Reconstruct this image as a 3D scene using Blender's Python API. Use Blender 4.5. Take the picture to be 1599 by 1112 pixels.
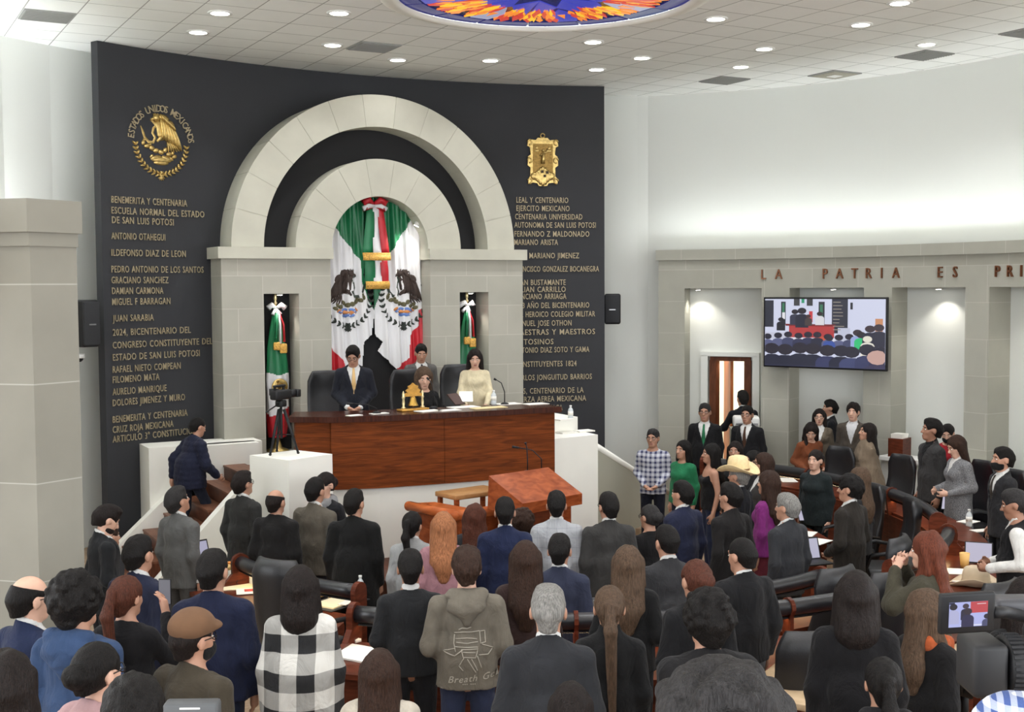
import bpy, bmesh, math, random
import numpy as np
from mathutils import Vector, Matrix, Euler
sc = bpy.context.scene
for o in list(bpy.data.objects):
    bpy.data.objects.remove(o)
R = math.radians
PI = math.pi
# ---------------------------------------------------------------- camera, world, exposure
cam_d = bpy.data.cameras.new('camera'); cam = bpy.data.objects.new('camera', cam_d); sc.collection.objects.link(cam)
cam_d.sensor_width = 36; cam_d.lens = 1931.8 * 36 / 1599; cam_d.clip_start = .05; cam_d.clip_end = 100
cam.matrix_world = (Matrix.Translation((0, 0, 3.45)) @ Matrix.Rotation(-.50359, 4, 'Z') @ Matrix.Rotation(PI/2 - .05599, 4, 'X')
                    @ Matrix.Rotation(-.00592, 4, 'Z'))
sc.camera = cam
w = bpy.data.worlds.new('world'); sc.world = w; w.use_nodes = True
w.node_tree.nodes['Background'].inputs[0].default_value = (.93, .965, 1, 1)
w.node_tree.nodes['Background'].inputs[1].default_value = 2.5
sc.view_settings.view_transform = 'Standard'; sc.view_settings.look = 'None'
sc.view_settings.gamma = 1; sc.view_settings.use_curve_mapping = False
sc.view_settings.exposure = 0.82
sc.cycles.max_bounces = 8; sc.cycles.diffuse_bounces = 6; sc.cycles.glossy_bounces = 2; sc.cycles.transmission_bounces = 3
sc.cycles.caustics_reflective = False; sc.cycles.caustics_refractive = False
sc.cycles.sample_clamp_indirect = 6
LAMP_POWER = 6.5      # each recessed downlight, watts
COVE_POWER = 13.5       # ledge strip, emission strength
# ---------------------------------------------------------------- helpers
COL = sc.collection
def srgb(h):
    if isinstance(h, str):
        h = h.lstrip('#'); c = [int(h[i:i+2], 16)/255 for i in (0, 2, 4)]
    else: c = [v/255 for v in h]
    return tuple(((v/12.92) if v <= .04045 else ((v+.055)/1.055)**2.4) for v in c) + (1,)
MATS = {}
def mat(name, col, rough=.6, metal=0, noise=0, nscale=6, bump=0, bscale=200, emit=0, stretch=None, spec=.5, sheen=0):
    if name in MATS: return MATS[name]
    m = bpy.data.materials.new(name); m.use_nodes = True; MATS[name] = m
    nt = m.node_tree; b = nt.nodes['Principled BSDF']
    c = srgb(col)
    b.inputs['Base Color'].default_value = c; b.inputs['Roughness'].default_value = rough; b.inputs['Metallic'].default_value = metal
    b.inputs['Specular IOR Level'].default_value = spec
    if sheen: b.inputs['Sheen Weight'].default_value = sheen
    if emit: b.inputs['Emission Color'].default_value = c; b.inputs['Emission Strength'].default_value = emit
    tc = None
    if noise or bump:
        tc = nt.nodes.new('ShaderNodeTexCoord'); mp = nt.nodes.new('ShaderNodeMapping')
        nt.links.new(tc.outputs['Object'], mp.inputs[0])
        if stretch: mp.inputs['Scale'].default_value = stretch
    if noise:
        n = nt.nodes.new('ShaderNodeTexNoise'); n.inputs['Scale'].default_value = nscale; n.inputs['Detail'].default_value = 5
        nt.links.new(mp.outputs[0], n.inputs['Vector'])
        r = nt.nodes.new('ShaderNodeValToRGB')
        r.color_ramp.elements[0].position = .3; r.color_ramp.elements[1].position = .7
        r.color_ramp.elements[0].color = tuple(max(0, v*(1-noise)) for v in c[:3]) + (1,)
        r.color_ramp.elements[1].color = tuple(min(1, v*(1+noise)) for v in c[:3]) + (1,)
        nt.links.new(n.outputs[0], r.inputs[0]); nt.links.new(r.outputs[0], b.inputs['Base Color'])
    if bump:
        n2 = nt.nodes.new('ShaderNodeTexNoise'); n2.inputs['Scale'].default_value = bscale; n2.inputs['Detail'].default_value = 3
        nt.links.new(mp.outputs[0], n2.inputs['Vector'])
        bp = nt.nodes.new('ShaderNodeBump'); bp.inputs['Strength'].default_value = bump; bp.inputs['Distance'].default_value = .01
        nt.links.new(n2.outputs[0], bp.inputs['Height']); nt.links.new(bp.outputs[0], b.inputs['Normal'])
    return m
def plaid(name, a, b, size, c=None, tri=None):
    """two-way checks from object coordinates: bands along x and z"""
    if name in MATS: return MATS[name]
    m = mat(name, a, .9, bump=.25, bscale=300); nt = m.node_tree; bs = nt.nodes['Principled BSDF']
    tc = nt.nodes.new('ShaderNodeTexCoord'); sp = nt.nodes.new('ShaderNodeSeparateXYZ'); nt.links.new(tc.outputs['Object'], sp.inputs[0])
    def band(out, width):
        d = nt.nodes.new('ShaderNodeMath'); d.operation = 'DIVIDE'; d.inputs[1].default_value = size; nt.links.new(out, d.inputs[0])
        f = nt.nodes.new('ShaderNodeMath'); f.operation = 'FRACT'; nt.links.new(d.outputs[0], f.inputs[0])
        l = nt.nodes.new('ShaderNodeMath'); l.operation = 'LESS_THAN'; l.inputs[1].default_value = width; nt.links.new(f.outputs[0], l.inputs[0])
        return l.outputs[0]
    wd = tri if tri else .5
    bx, bz = band(sp.outputs[0], wd), band(sp.outputs[2], wd)
    ad = nt.nodes.new('ShaderNodeMath'); ad.operation = 'ADD'; nt.links.new(bx, ad.inputs[0]); nt.links.new(bz, ad.inputs[1])
    h = nt.nodes.new('ShaderNodeMath'); h.operation = 'MULTIPLY'; h.inputs[1].default_value = .5; nt.links.new(ad.outputs[0], h.inputs[0])
    r = nt.nodes.new('ShaderNodeValToRGB'); r.color_ramp.interpolation = 'CONSTANT'
    ca, cb = srgb(a), srgb(b); cc = srgb(c) if c else tuple((ca[i]+cb[i])/2 for i in range(3)) + (1,)
    e = r.color_ramp.elements; e[0].position = 0; e[0].color = ca; e[1].position = .25; e[1].color = cc
    n = e.new(.75); n.color = cb
    nt.links.new(h.outputs[0], r.inputs[0]); nt.links.new(r.outputs[0], bs.inputs['Base Color'])
    return m
def bricks(name, a, b, mortar, bw, bh, ms, offset=.5, rough=.8, axes='xz', shift=(0, 0, 0), bump=0, noise=.0, bias=0):
    m = mat(name, a, rough); nt = m.node_tree; bs = nt.nodes['Principled BSDF']
    tc = nt.nodes.new('ShaderNodeTexCoord'); sp = nt.nodes.new('ShaderNodeSeparateXYZ'); cb = nt.nodes.new('ShaderNodeCombineXYZ')
    nt.links.new(tc.outputs['Object'], sp.inputs[0])
    for i, ax in enumerate(axes): nt.links.new(sp.outputs['xyz'.index(ax)], cb.inputs[i])
    mp = nt.nodes.new('ShaderNodeMapping'); mp.inputs['Location'].default_value = shift; nt.links.new(cb.outputs[0], mp.inputs[0])
    t = nt.nodes.new('ShaderNodeTexBrick'); nt.links.new(mp.outputs[0], t.inputs['Vector'])
    t.inputs['Color1'].default_value = srgb(a); t.inputs['Color2'].default_value = srgb(b); t.inputs['Mortar'].default_value = srgb(mortar)
    t.inputs['Scale'].default_value = 1; t.inputs['Mortar Size'].default_value = ms; t.inputs['Mortar Smooth'].default_value = .1
    t.inputs['Brick Width'].default_value = bw; t.inputs['Row Height'].default_value = bh; t.offset = offset; t.inputs['Bias'].default_value = bias
    out = t.outputs['Color']
    if noise:
        n = nt.nodes.new('ShaderNodeTexNoise'); n.inputs['Scale'].default_value = 3; n.inputs['Detail'].default_value = 6
        nt.links.new(tc.outputs['Object'], n.inputs['Vector'])
        mx = nt.nodes.new('ShaderNodeMix'); mx.data_type = 'RGBA'; mx.blend_type = 'MULTIPLY'; mx.inputs[0].default_value = noise
        nt.links.new(out, mx.inputs[6]); nt.links.new(n.outputs[0], mx.inputs[7]); out = mx.outputs[2]
    nt.links.new(out, bs.inputs['Base Color'])
    return m
def tag(o, label=None, cat=None, group=None, kind=None):
    if label: o['label'] = label
    if cat: o['category'] = cat
    if group: o['group'] = group
    if kind: o['kind'] = kind
    return o
def link(o, parent=None):
    COL.objects.link(o)
    if parent: o.parent = parent
    return o
def empty(name, loc=(0, 0, 0), rz=0, label=None, cat=None, group=None):
    o = bpy.data.objects.new(name, None); o.location = loc; o.rotation_euler = (0, 0, rz); o.empty_display_size = .1
    link(o); return tag(o, label, cat, group)
def np_mesh(name, V, Q, mats, parent=None, smooth=True, midx=None):
    """V (n,3), Q (m,4) or (m,3) arrays"""
    me = bpy.data.meshes.new(name); V = np.asarray(V, np.float32); Q = np.asarray(Q, np.int32); k = Q.shape[1]
    me.vertices.add(len(V)); me.vertices.foreach_set('co', V.ravel())
    me.loops.add(Q.size); me.loops.foreach_set('vertex_index', Q.ravel())
    me.polygons.add(len(Q)); me.polygons.foreach_set('loop_start', np.arange(0, Q.size, k, dtype=np.int32))
    if smooth: me.polygons.foreach_set('use_smooth', np.ones(len(Q), bool))
    for m in (mats if isinstance(mats, (list, tuple)) else [mats]): me.materials.append(m)
    if midx is not None: me.polygons.foreach_set('material_index', np.asarray(midx, np.int32))
    me.update(calc_edges=True)
    o = bpy.data.objects.new(name, me); return link(o, parent)
class MB:
    """collects shapes into one mesh object"""
    def __init__(s): s.v = []; s.f = []; s.m = []; s.sm = []
    def add(s, V, F, mi=0, smooth=False):
        b = len(s.v); s.v += [tuple(p) for p in V]; s.f += [tuple(b+i for i in f) for f in F]; s.m += [mi]*len(F); s.sm += [smooth]*len(F); return s
    def box(s, c, d, rz=0, mi=0, M=None):
        x, y, z = d[0]/2, d[1]/2, d[2]/2
        V = [Vector((a, b, e)) for e in (-z, z) for a, b in ((-x, -y), (x, -y), (x, y), (-x, y))]
        T = Matrix.Translation(c) @ (M if M else Matrix.Rotation(rz, 4, 'Z'))
        return s.add([T @ p for p in V], [(3, 2, 1, 0), (4, 5, 6, 7), (0, 1, 5, 4), (1, 2, 6, 5), (2, 3, 7, 6), (3, 0, 4, 7)], mi)
    def rbox(s, c, d, r=.02, rz=0, mi=0, M=None, seg=2):
        bm = bmesh.new(); bmesh.ops.create_cube(bm, size=1); bmesh.ops.scale(bm, vec=d, verts=bm.verts)
        bmesh.ops.bevel(bm, geom=list(bm.edges), offset=r, segments=seg, profile=.5, affect='EDGES')
        T = Matrix.Translation(c) @ (M if M else Matrix.Rotation(rz, 4, 'Z'))
        bm.verts.ensure_lookup_table(); V = [T @ v.co for v in bm.verts]; F = [[v.index for v in f.verts] for f in bm.faces]; bm.free()
        return s.add(V, F, mi, True)
    def prism(s, P, z0, z1, mi=0):
        n = len(P); V = [(x, y, z0) for x, y in P] + [(x, y, z1) for x, y in P]
        return s.add(V, [tuple(range(n-1, -1, -1)), tuple(range(n, 2*n))] + [(i, (i+1) % n, n+(i+1) % n, n+i) for i in range(n)], mi)
    def lathe(s, prof, c=(0, 0, 0), n=16, mi=0, M=None, smooth=True, ring=False):
        V = []; F = []
        T = Matrix.Translation(c) @ (M if M else Matrix.Identity(4))
        if ring: prof = list(prof) + [prof[0]]
        for r, z in prof:
            for i in range(n): a = 2*PI*i/n; V.append(T @ Vector((r*math.cos(a), r*math.sin(a), z)))
        for j in range(len(prof)-1):
            for i in range(n): F.append((j*n+i, j*n+(i+1) % n, (j+1)*n+(i+1) % n, (j+1)*n+i))
        if not ring: F.append(tuple(range(n-1, -1, -1))); F.append(tuple((len(prof)-1)*n+i for i in range(n)))
        return s.add(V, F, mi, smooth)
    def tube(s, P, r, n=8, mi=0, flat=1, up=(0, 0, 1)):
        P = [Vector(p) for p in P]; rs = r if isinstance(r, (list, tuple)) else [r]*len(P); V = []; F = []
        for i, p in enumerate(P):
            t = (P[min(i+1, len(P)-1)] - P[max(i-1, 0)]).normalized(); u = Vector(up)
            if abs(t.dot(u)) > .95: u = Vector((1, 0, 0)) if abs(t.x) < .9 else Vector((0, 1, 0))
            a = t.cross(u).normalized(); b = a.cross(t)
            for k in range(n): q = 2*PI*k/n; V.append(p + a*rs[i]*math.cos(q) + b*rs[i]*math.sin(q)*flat)
        for i in range(len(P)-1):
            for k in range(n): F.append((i*n+k, i*n+(k+1) % n, (i+1)*n+(k+1) % n, (i+1)*n+k))
        F.append(tuple(range(n-1, -1, -1))); F.append(tuple((len(P)-1)*n+k for k in range(n)))
        return s.add(V, F, mi, True)
    def ell(s, c, r, M=None, mi=0, n=10, m=7):
        T = Matrix.Translation(c) @ (M if M else Matrix.Identity(4)); V = [T @ Vector((0, 0, -r[2]))]; F = []
        for j in range(1, m):
            b = -PI/2 + PI*j/m
            for i in range(n): a = 2*PI*i/n; V.append(T @ Vector((r[0]*math.cos(b)*math.cos(a), r[1]*math.cos(b)*math.sin(a), r[2]*math.sin(b))))
        V.append(T @ Vector((0, 0, r[2])))
        for i in range(n): F.append((0, 1+(i+1) % n, 1+i)); F.append((len(V)-1, 1+(m-2)*n+i, 1+(m-2)*n+(i+1) % n))
        for j in range(m-2):
            for i in range(n): F.append((1+j*n+i, 1+j*n+(i+1) % n, 1+(j+1)*n+(i+1) % n, 1+(j+1)*n+i))
        return s.add(V, F, mi, True)
    def arc(s, c, r0, r1, a0, a1, z0, z1, n=24, mi=0, smooth=False):
        """solid ring sector between radii and heights, angles in degrees"""
        V = []
        for i in range(n+1):
            a = R(a0 + (a1-a0)*i/n); ca, sa = math.cos(a), math.sin(a)
            V += [(c[0]+r0*ca, c[1]+r0*sa, z0), (c[0]+r1*ca, c[1]+r1*sa, z0), (c[0]+r1*ca, c[1]+r1*sa, z1), (c[0]+r0*ca, c[1]+r0*sa, z1)]
        F = []
        for i in range(n):
            b = 4*i
            for k in range(4): F.append((b+k, b+(k+1) % 4, b+4+(k+1) % 4, b+4+k))
        F += [(3, 2, 1, 0), tuple(4*n+k for k in range(4))]
        return s.add(V, F, mi, smooth)
    def build(s, name, mats, parent=None, loc=None, rz=0):
        me = bpy.data.meshes.new(name); me.from_pydata(s.v, [], s.f)
        for m in (mats if isinstance(mats, (list, tuple)) else [mats]): me.materials.append(m)
        me.polygons.foreach_set('material_index', s.m); me.polygons.foreach_set('use_smooth', s.sm); me.update()
        bm = bmesh.new(); bm.from_mesh(me); bmesh.ops.recalc_face_normals(bm, faces=bm.faces); bm.to_mesh(me); bm.free()
        o = bpy.data.objects.new(name, me)
        if loc: o.location = loc
        o.rotation_euler = (0, 0, rz)
        return link(o, parent)
def copy_tree(o, parent=None):
    c = o.copy(); COL.objects.link(c); c.parent = parent
    for ch in list(o.children): copy_tree(ch, c)
    return c
def struct(o): o['kind'] = 'structure'; return o
def text_mesh(txt, size, depth=.012, sx=1.0):
    cu = bpy.data.curves.new('t', 'FONT'); cu.body = txt; cu.size = size; cu.extrude = depth/2; cu.offset = size*.004; cu.resolution_u = 2
    cu.space_character = 1.1; cu.space_word = 1.3
    o = bpy.data.objects.new('t', cu); COL.objects.link(o)
    bpy.context.view_layer.update()
    dg = bpy.context.evaluated_depsgraph_get(); me = bpy.data.meshes.new_from_object(o.evaluated_get(dg))
    V = np.empty(len(me.vertices)*3, np.float32); me.vertices.foreach_get('co', V); V = V.reshape(-1, 3).copy(); V[:, 0] *= sx
    F = [tuple(p.vertices) for p in me.polygons]
    bpy.data.objects.remove(o); bpy.data.curves.remove(cu); bpy.data.meshes.remove(me)
    return V, F
# ---------------------------------------------------------------- materials of the room
STONE = bricks('stone', (182, 179, 167), (175, 173, 161), (198, 195, 184), .62, .40, .004, noise=.22)
STONE_R = bricks('stone_ring', (176, 175, 163), (168, 167, 155), (192, 190, 180), .62, .46, .004, axes='yz', noise=.2)
STONE_P = mat('stone_plain', (188, 186, 172), .8, noise=.06, nscale=3)
WALLW = mat('wall_paint', (214, 216, 211), .85, bump=.05, bscale=60)
WHITE = mat('white_stone', (231, 230, 222), .75, noise=.03, nscale=2)
BLACK = mat('black_panel', (42, 43, 47), .75, noise=.08, nscale=1.5)
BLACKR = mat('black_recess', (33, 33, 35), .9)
CEIL = bricks('ceiling_tile', (243, 244, 241), (239, 240, 237), (150, 151, 147), .5185, .5185, .006, offset=0, rough=.9, axes='xy', shift=(-9.06, -9.75, 0), noise=.08)
def wood(name, a, b, sc_=(1.2, 1.2, 14), rough=.35, rot=None):
    m = mat(name, a, rough, spec=.14); nt = m.node_tree; bs = nt.nodes['Principled BSDF']
    tc = nt.nodes.new('ShaderNodeTexCoord'); mp = nt.nodes.new('ShaderNodeMapping'); mp.inputs['Scale'].default_value = sc_
    nt.links.new(tc.outputs['Object'], mp.inputs[0])
    n = nt.nodes.new('ShaderNodeTexNoise'); n.inputs['Scale'].default_value = 2.2; n.inputs['Detail'].default_value = 7; n.inputs['Distortion'].default_value = .9
    nt.links.new(mp.outputs[0], n.inputs['Vector'])
    r = nt.nodes.new('ShaderNodeValToRGB'); r.color_ramp.elements[0].position = .35; r.color_ramp.elements[1].position = .68
    r.color_ramp.elements[0].color = srgb(a); r.color_ramp.elements[1].color = srgb(b)
    nt.links.new(n.outputs[0], r.inputs[0]); nt.links.new(r.outputs[0], bs.inputs['Base Color'])
    return m
WOOD = wood('bench_wood', (82, 37, 10), (120, 58, 19), rough=.6)
WOODT = wood('bench_top_wood', (48, 23, 15), (72, 35, 22), (14, 1.5, 1.5), .25)
WOODR = wood('podium_wood', (120, 56, 28), (154, 80, 44), (3, 3, 9), .25)
WOODD = wood('desk_wood', (72, 34, 22), (102, 50, 33), (3, 3, 12), .3)
FLOORM = wood('floor_wood', (150, 128, 106), (172, 150, 126), (2, 9, 2), .4)
STEPW = wood('stair_wood', (66, 36, 24), (96, 54, 36), (8, 2, 2), .4)
GOLD = mat('gold', (204, 176, 112), .36, .9, noise=.25, nscale=30)
BRONZE = mat('bronze_letter', (170, 156, 128), .5, .55)
COPPER = mat('copper_letter', (128, 84, 60), .4, .7)
BLK = mat('black_plastic', (22, 22, 24), .5, spec=.35)
LEATHER = mat('black_leather', (27, 27, 30), .42, bump=.12, bscale=90)
STEEL = mat('steel', (150, 150, 152), .3, .9)
PAPER = mat('paper', (232, 230, 222), .8)
RC = (6.2, 10.4); RW = 6.7; HC = 6.27; CC = (6.5, 11.2)
def pol(c, r, a): return (c[0]+r*math.cos(R(a)), c[1]+r*math.sin(R(a)))
# ---------------------------------------------------------------- floor, ceiling, walls
m = MB(); m.lathe([(0, -.2), (15.5, -.2), (15.5, 1.45), (11.1, 1.45), (11.1, 1.1), (9, 1.1), (9, .8), (8, .8), (8, .5), (6.95, .5), (6.95, .34), (5.25, .34), (5.25, .17), (3.9, .17), (3.9, 0), (.01, 0)], (CC[0], CC[1], 0), 96, smooth=False)
struct(m.build('floor', FLOORM))
m = MB(); n = 96; V = []; F = []
for i in range(n):
    a = 2*PI*i/n; c, s = math.cos(a), math.sin(a); k = 1/max(abs(c), abs(s))
    for z in (HC, HC+.12): V += [(6.19+1.52*c, 10.51+1.52*s, z), (6.19+c*k*13.2, 10.51+s*k*13.2, z)]
for i in range(n):
    a, b = 4*i, 4*((i+1) % n); F += [(a, a+1, b+1, b), (a+2, b+2, b+3, a+3), (a, b, b+2, a+2), (a+1, a+3, b+3, b+1)]
m.add(V, F); struct(m.build('ceiling', CEIL))
def wall_strip(P, z0, z1, th=.15):
    """P goes counter-clockwise seen from the room's middle; thickness outward"""
    m = MB(); P = [Vector((x, y, 0)) for x, y in P]; Q = []
    for i, p in enumerate(P):
        t = (P[min(i+1, len(P)-1)] - P[max(i-1, 0)]).normalized(); Q.append(p + Vector((t.y, -t.x, 0))*th)
    V = []
    for p, q in zip(P, Q): V += [(p.x, p.y, z0), (q.x, q.y, z0), (q.x, q.y, z1), (p.x, p.y, z1)]
    F = []
    for i in range(len(P)-1):
        b = 4*i
        for k in range(4): F.append((b+k, b+(k+1) % 4, b+4+(k+1) % 4, b+4+k))
    b = 4*(len(P)-1); F += [(3, 2, 1, 0), (b, b+1, b+2, b+3)]
    return m.add(V, F, 0, False)
wp = [pol(RC, RW, a) for a in np.linspace(-42, 34.2, 40)]
m = wall_strip(wp, 0, HC)
m2 = wall_strip([pol(RC, RW, a) for a in np.linspace(34.2, 38.5, 5)], 2.36, HC); m.add(m2.v, m2.f)
m2 = wall_strip([pol(RC, RW, a) for a in np.linspace(38.5, 47, 8)] + [(10.62, 15.36), (10.16, 15.50), (9.3, 15.75), (7.8, 16.1), (6.2, 16.2)], 0, HC); m.add(m2.v, m2.f)
struct(m.build('wall_right', WALLW))
struct(wall_strip([(6.2, 16.2), (4.6, 16.1), (3.4, 15.8), (2.74, 15.47), (2.32, 15.27), (1.76, 14.93), (1.2, 14.42), (.55, 13.6), (0, 12.6), (-.35, 11.5), (-.5, 10.4)], 0, HC).build('wall_left', WALLW))
PC = (6.35, 6.9); PR = 8.6
m = MB(); m.arc(PC, PR, PR+.12, 67.2, 114.7, 0, HC-.004, 64); struct(m.build('wall_front', BLACK))
# hallway seen through the open door
dm = pol(RC, RW+.6, 36.3); dr = R(36.3)
m = MB(); m.box((dm[0]+.9*math.cos(dr), dm[1]+.9*math.sin(dr), 1.5), (.1, 3, 3), dr); m.box((dm[0]+.2*math.cos(dr), dm[1]+.2*math.sin(dr), 2.75), (1.5, 3, .1), dr)
m.box((dm[0]+.2*math.cos(dr), dm[1]+.2*math.sin(dr), .1), (1.5, 3, .1), dr)
struct(m.build('wall_hallway', mat('hall_paint', (236, 230, 208), .8)))
# ---------------------------------------------------------------- stone arch on the black wall
def arch_ring(cx, cz, r0, r1, y0, y1, n, name):
    m = MB(); k = 8
    for j in range(n):
        a0, a1 = PI*j/n + .0022, PI*(j+1)/n - .0022; V = []; F = []
        for i in range(k+1):
            a = a0+(a1-a0)*i/k; c, s = math.cos(a), math.sin(a)
            V += [(cx+r0*c, y0, cz+r0*s), (cx+r1*c, y0, cz+r1*s), (cx+r1*c, y1, cz+r1*s), (cx+r0*c, y1, cz+r0*s)]
        for i in range(k):
            b = 4*i
            for q in range(4): F.append((b+q, b+(q+1) % 4, b+4+(q+1) % 4, b+4+q))
        F += [(3, 2, 1, 0), (4*k, 4*k+1, 4*k+2, 4*k+3)]; m.add(V, F)
    V = []; F = []; k = 48                                             # joints lie a little back
    for i in range(k+1):
        a = PI*i/k; c, s = math.cos(a), math.sin(a); e = .006
        V += [(cx+(r0+e)*c, y0+e, cz+(r0+e)*s), (cx+(r1-e)*c, y0+e, cz+(r1-e)*s), (cx+(r1-e)*c, y1, cz+(r1-e)*s), (cx+(r0+e)*c, y1, cz+(r0+e)*s)]
    for i in range(k):
        b = 4*i
        for q in range(4): F.append((b+q, b+(q+1) % 4, b+4+(q+1) % 4, b+4+q))
    m.add(V, F)
    return struct(m.build(name, STONE_P))
AX, AY, AZ = 6.22, 14.75, 3.95
arch_ring(AX, AZ, 1.545, 1.95, AY, 15.46, 13, 'trim_1'); arch_ring(AX, AZ, .665, 1.14, AY, 15.12, 9, 'trim_2')
for nm, x0, x1, n0, n1 in (('column_left', 4.14, 5.53, 4.66, 5.11), ('column_right', 6.91, 8.30, 7.34, 7.77)):
    m = MB(); D = .66; yc = AY+D/2
    m.box(((x0+n0)/2, yc, 1.9), (n0-x0, D, 3.82)); m.box(((n1+x1)/2, yc, 1.9), (x1-n1, D, 3.82)); m.box(((n0+n1)/2, yc, 3.595), (n1-n0, D, .43)); m.box(((n0+n1)/2, yc, .7), (n1-n0, D, 1.4))
    struct(m.build(nm, STONE))
m = MB(); m.box((4.82, AY+.30, 3.88), (1.46, .72, .14)); struct(m.build('trim_3', STONE_P))
m = MB(); m.box((7.61, AY+.30, 3.88), (1.46, .72, .14)); struct(m.build('trim_4', STONE_P))
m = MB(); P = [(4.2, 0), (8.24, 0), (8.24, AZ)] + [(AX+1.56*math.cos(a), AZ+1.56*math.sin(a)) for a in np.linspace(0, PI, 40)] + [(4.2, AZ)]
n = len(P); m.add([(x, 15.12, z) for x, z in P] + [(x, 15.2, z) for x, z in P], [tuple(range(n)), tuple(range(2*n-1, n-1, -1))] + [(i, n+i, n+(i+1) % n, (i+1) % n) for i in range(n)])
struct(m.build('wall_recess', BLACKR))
# ---------------------------------------------------------------- colonnade on the right, its mirrored end on the left, near pillar
m = MB(); m.arc(RC, 6.24, RW+.02, -40, 45.4, 3.82, 3.845, 60); m.arc(RC, 6.24, 6.28, -40, 45.4, 3.845, 3.97, 60); m.arc(RC, 6.44, RW+.02, -40, 45.4, 3.845, 3.97, 60); struct(m.build('trim_5', STONE_R))
m = MB(); m.arc(RC, 6.3, RW+.02, -40, 45.1, 3.41, 3.82, 60)
for a0, a1 in ((41.6, 45.1), (27.6, 31.3), (14, 17.7), (1, 4.2), (-12.6, -9.2), (-26, -22.6), (-39.6, -36.2)): m.arc(RC, 6.3, RW+.02, a0, a1, 0, 3.45, 5)
struct(m.build('column_right', STONE_R))
m = MB(); m.arc(RC, 6.24, RW+.1, 134.4, 206, 3.82, 3.845, 40); m.arc(RC, 6.24, 6.28, 134.4, 206, 3.845, 3.97, 40); m.arc(RC, 6.44, RW+.1, 134.4, 206, 3.845, 3.97, 40); m.arc(RC, 6.3, RW+.1, 134.7, 206, 3.41, 3.82, 40); m.arc(RC, 6.3, RW+.1, 134.7, 138.3, 0, 3.45, 5)
struct(m.build('column_left', STONE_P))
m = MB(); m.prism([(1.02, 7.58), (1.30, 7.73), (1.12, 8.35), (.45, 8.3), (.6, 7.98)], .3, 3.72); m.prism([(1.0, 7.53), (1.335, 7.72), (1.14, 8.4), (.38, 8.34), (.54, 7.98)], 3.78, 3.97); m.prism([(1.01, 7.56), (1.31, 7.725), (1.12, 8.36), (.43, 8.31), (.58, 7.98)], 3.70, 3.785)
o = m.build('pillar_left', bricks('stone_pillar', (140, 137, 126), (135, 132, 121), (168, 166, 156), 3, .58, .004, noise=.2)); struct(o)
# ---------------------------------------------------------------- lamps: recessed downlights, cove strips, niche spots
LEDM = mat('lamp_glow', (255, 250, 240), .5, emit=0)
nt = LEDM.node_tree; nt.nodes['Principled BSDF'].inputs['Emission Color'].default_value = (1, .96, .88, 1); nt.nodes['Principled BSDF'].inputs['Emission Strength'].default_value = 9
RIM = mat('lamp_rim', (225, 225, 222), .5)
def downlight(x, y):
    t = empty('downlight', (x, y, HC), 0, 'round recessed downlight glowing white in a ceiling tile', 'ceiling light', 'recessed downlights in the tiled ceiling')
    m = MB(); m.lathe([(.095, -.012), (.128, -.012), (.128, .004), (.095, .004)], n=20, ring=True); m.build('rim', RIM, t)
    m = MB(); m.lathe([(.001, -.006), (.095, -.006), (.095, .002), (.001, .002)], n=20); m.build('lens', LEDM, t)
    l = bpy.data.lights.new('downlight_bulb', 'AREA'); l.shape = 'DISK'; l.size = .19; l.energy = LAMP_POWER*(.35 if abs(x-6.27)+abs(y-14.27) < .01 else 1); l.color = (.97, .98, 1); l.spread = R(118)
    lo = bpy.data.objects.new('downlight_bulb', l); lo.location = (0, 0, -.016); link(lo, t)
LP = [(3.6, 12.69), (3.65, 13.74), (4.68, 12.13), (5.22, 13.75), (6.27, 14.27), (7.31, 13.78), (7.82, 12.21), (8.84, 13.72), (8.9, 12.78), (8.31, 10.57), (9.87, 11.63), (10.4, 12.71), (9.9, 10.08), (9.49, 9.13), (11.4, 10.54)]
LP += [(2.9, 11.1), (3.6, 9.1), (4.7, 8.5), (2.0, 9.6), (6.2, 8.1), (7.8, 8.6), (8.9, 7.4), (11.0, 8.4), (10.2, 7.0), (5.2, 6.9), (7.2, 6.4), (3.4, 7.0), (1.6, 7.4), (2.2, 5.2), (4.4, 5.0), (6.4, 4.4), (.2, 5.6), (.4, 3.0), (2.6, 2.8), (4.6, 2.6)]
for x, y in LP: downlight(x, y)
STRIP = mat('cove_strip', (255, 250, 240), .5); b = STRIP.node_tree.nodes['Principled BSDF']
b.inputs['Emission Color'].default_value = (.92, .97, 1, 1); b.inputs['Emission Strength'].default_value = COVE_POWER
STRIPL = STRIP.copy(); STRIPL.node_tree.nodes['Principled BSDF'].inputs['Emission Strength'].default_value = COVE_POWER*6
m = MB(); m.arc(RC, 6.29, 6.38, -39, 44.8, 3.847, 3.86, 50)
tag(m.build('cove_lamp', STRIP), 'thin strip lamp lying along the top of the stone ledge', 'lamp')
m = MB(); m.arc(RC, 6.29, 6.38, 135, 205, 3.847, 3.86, 50)
tag(m.build('cove_lamp', STRIPL), 'thin strip lamp along the ledge beyond the near pillar', 'lamp')
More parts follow.
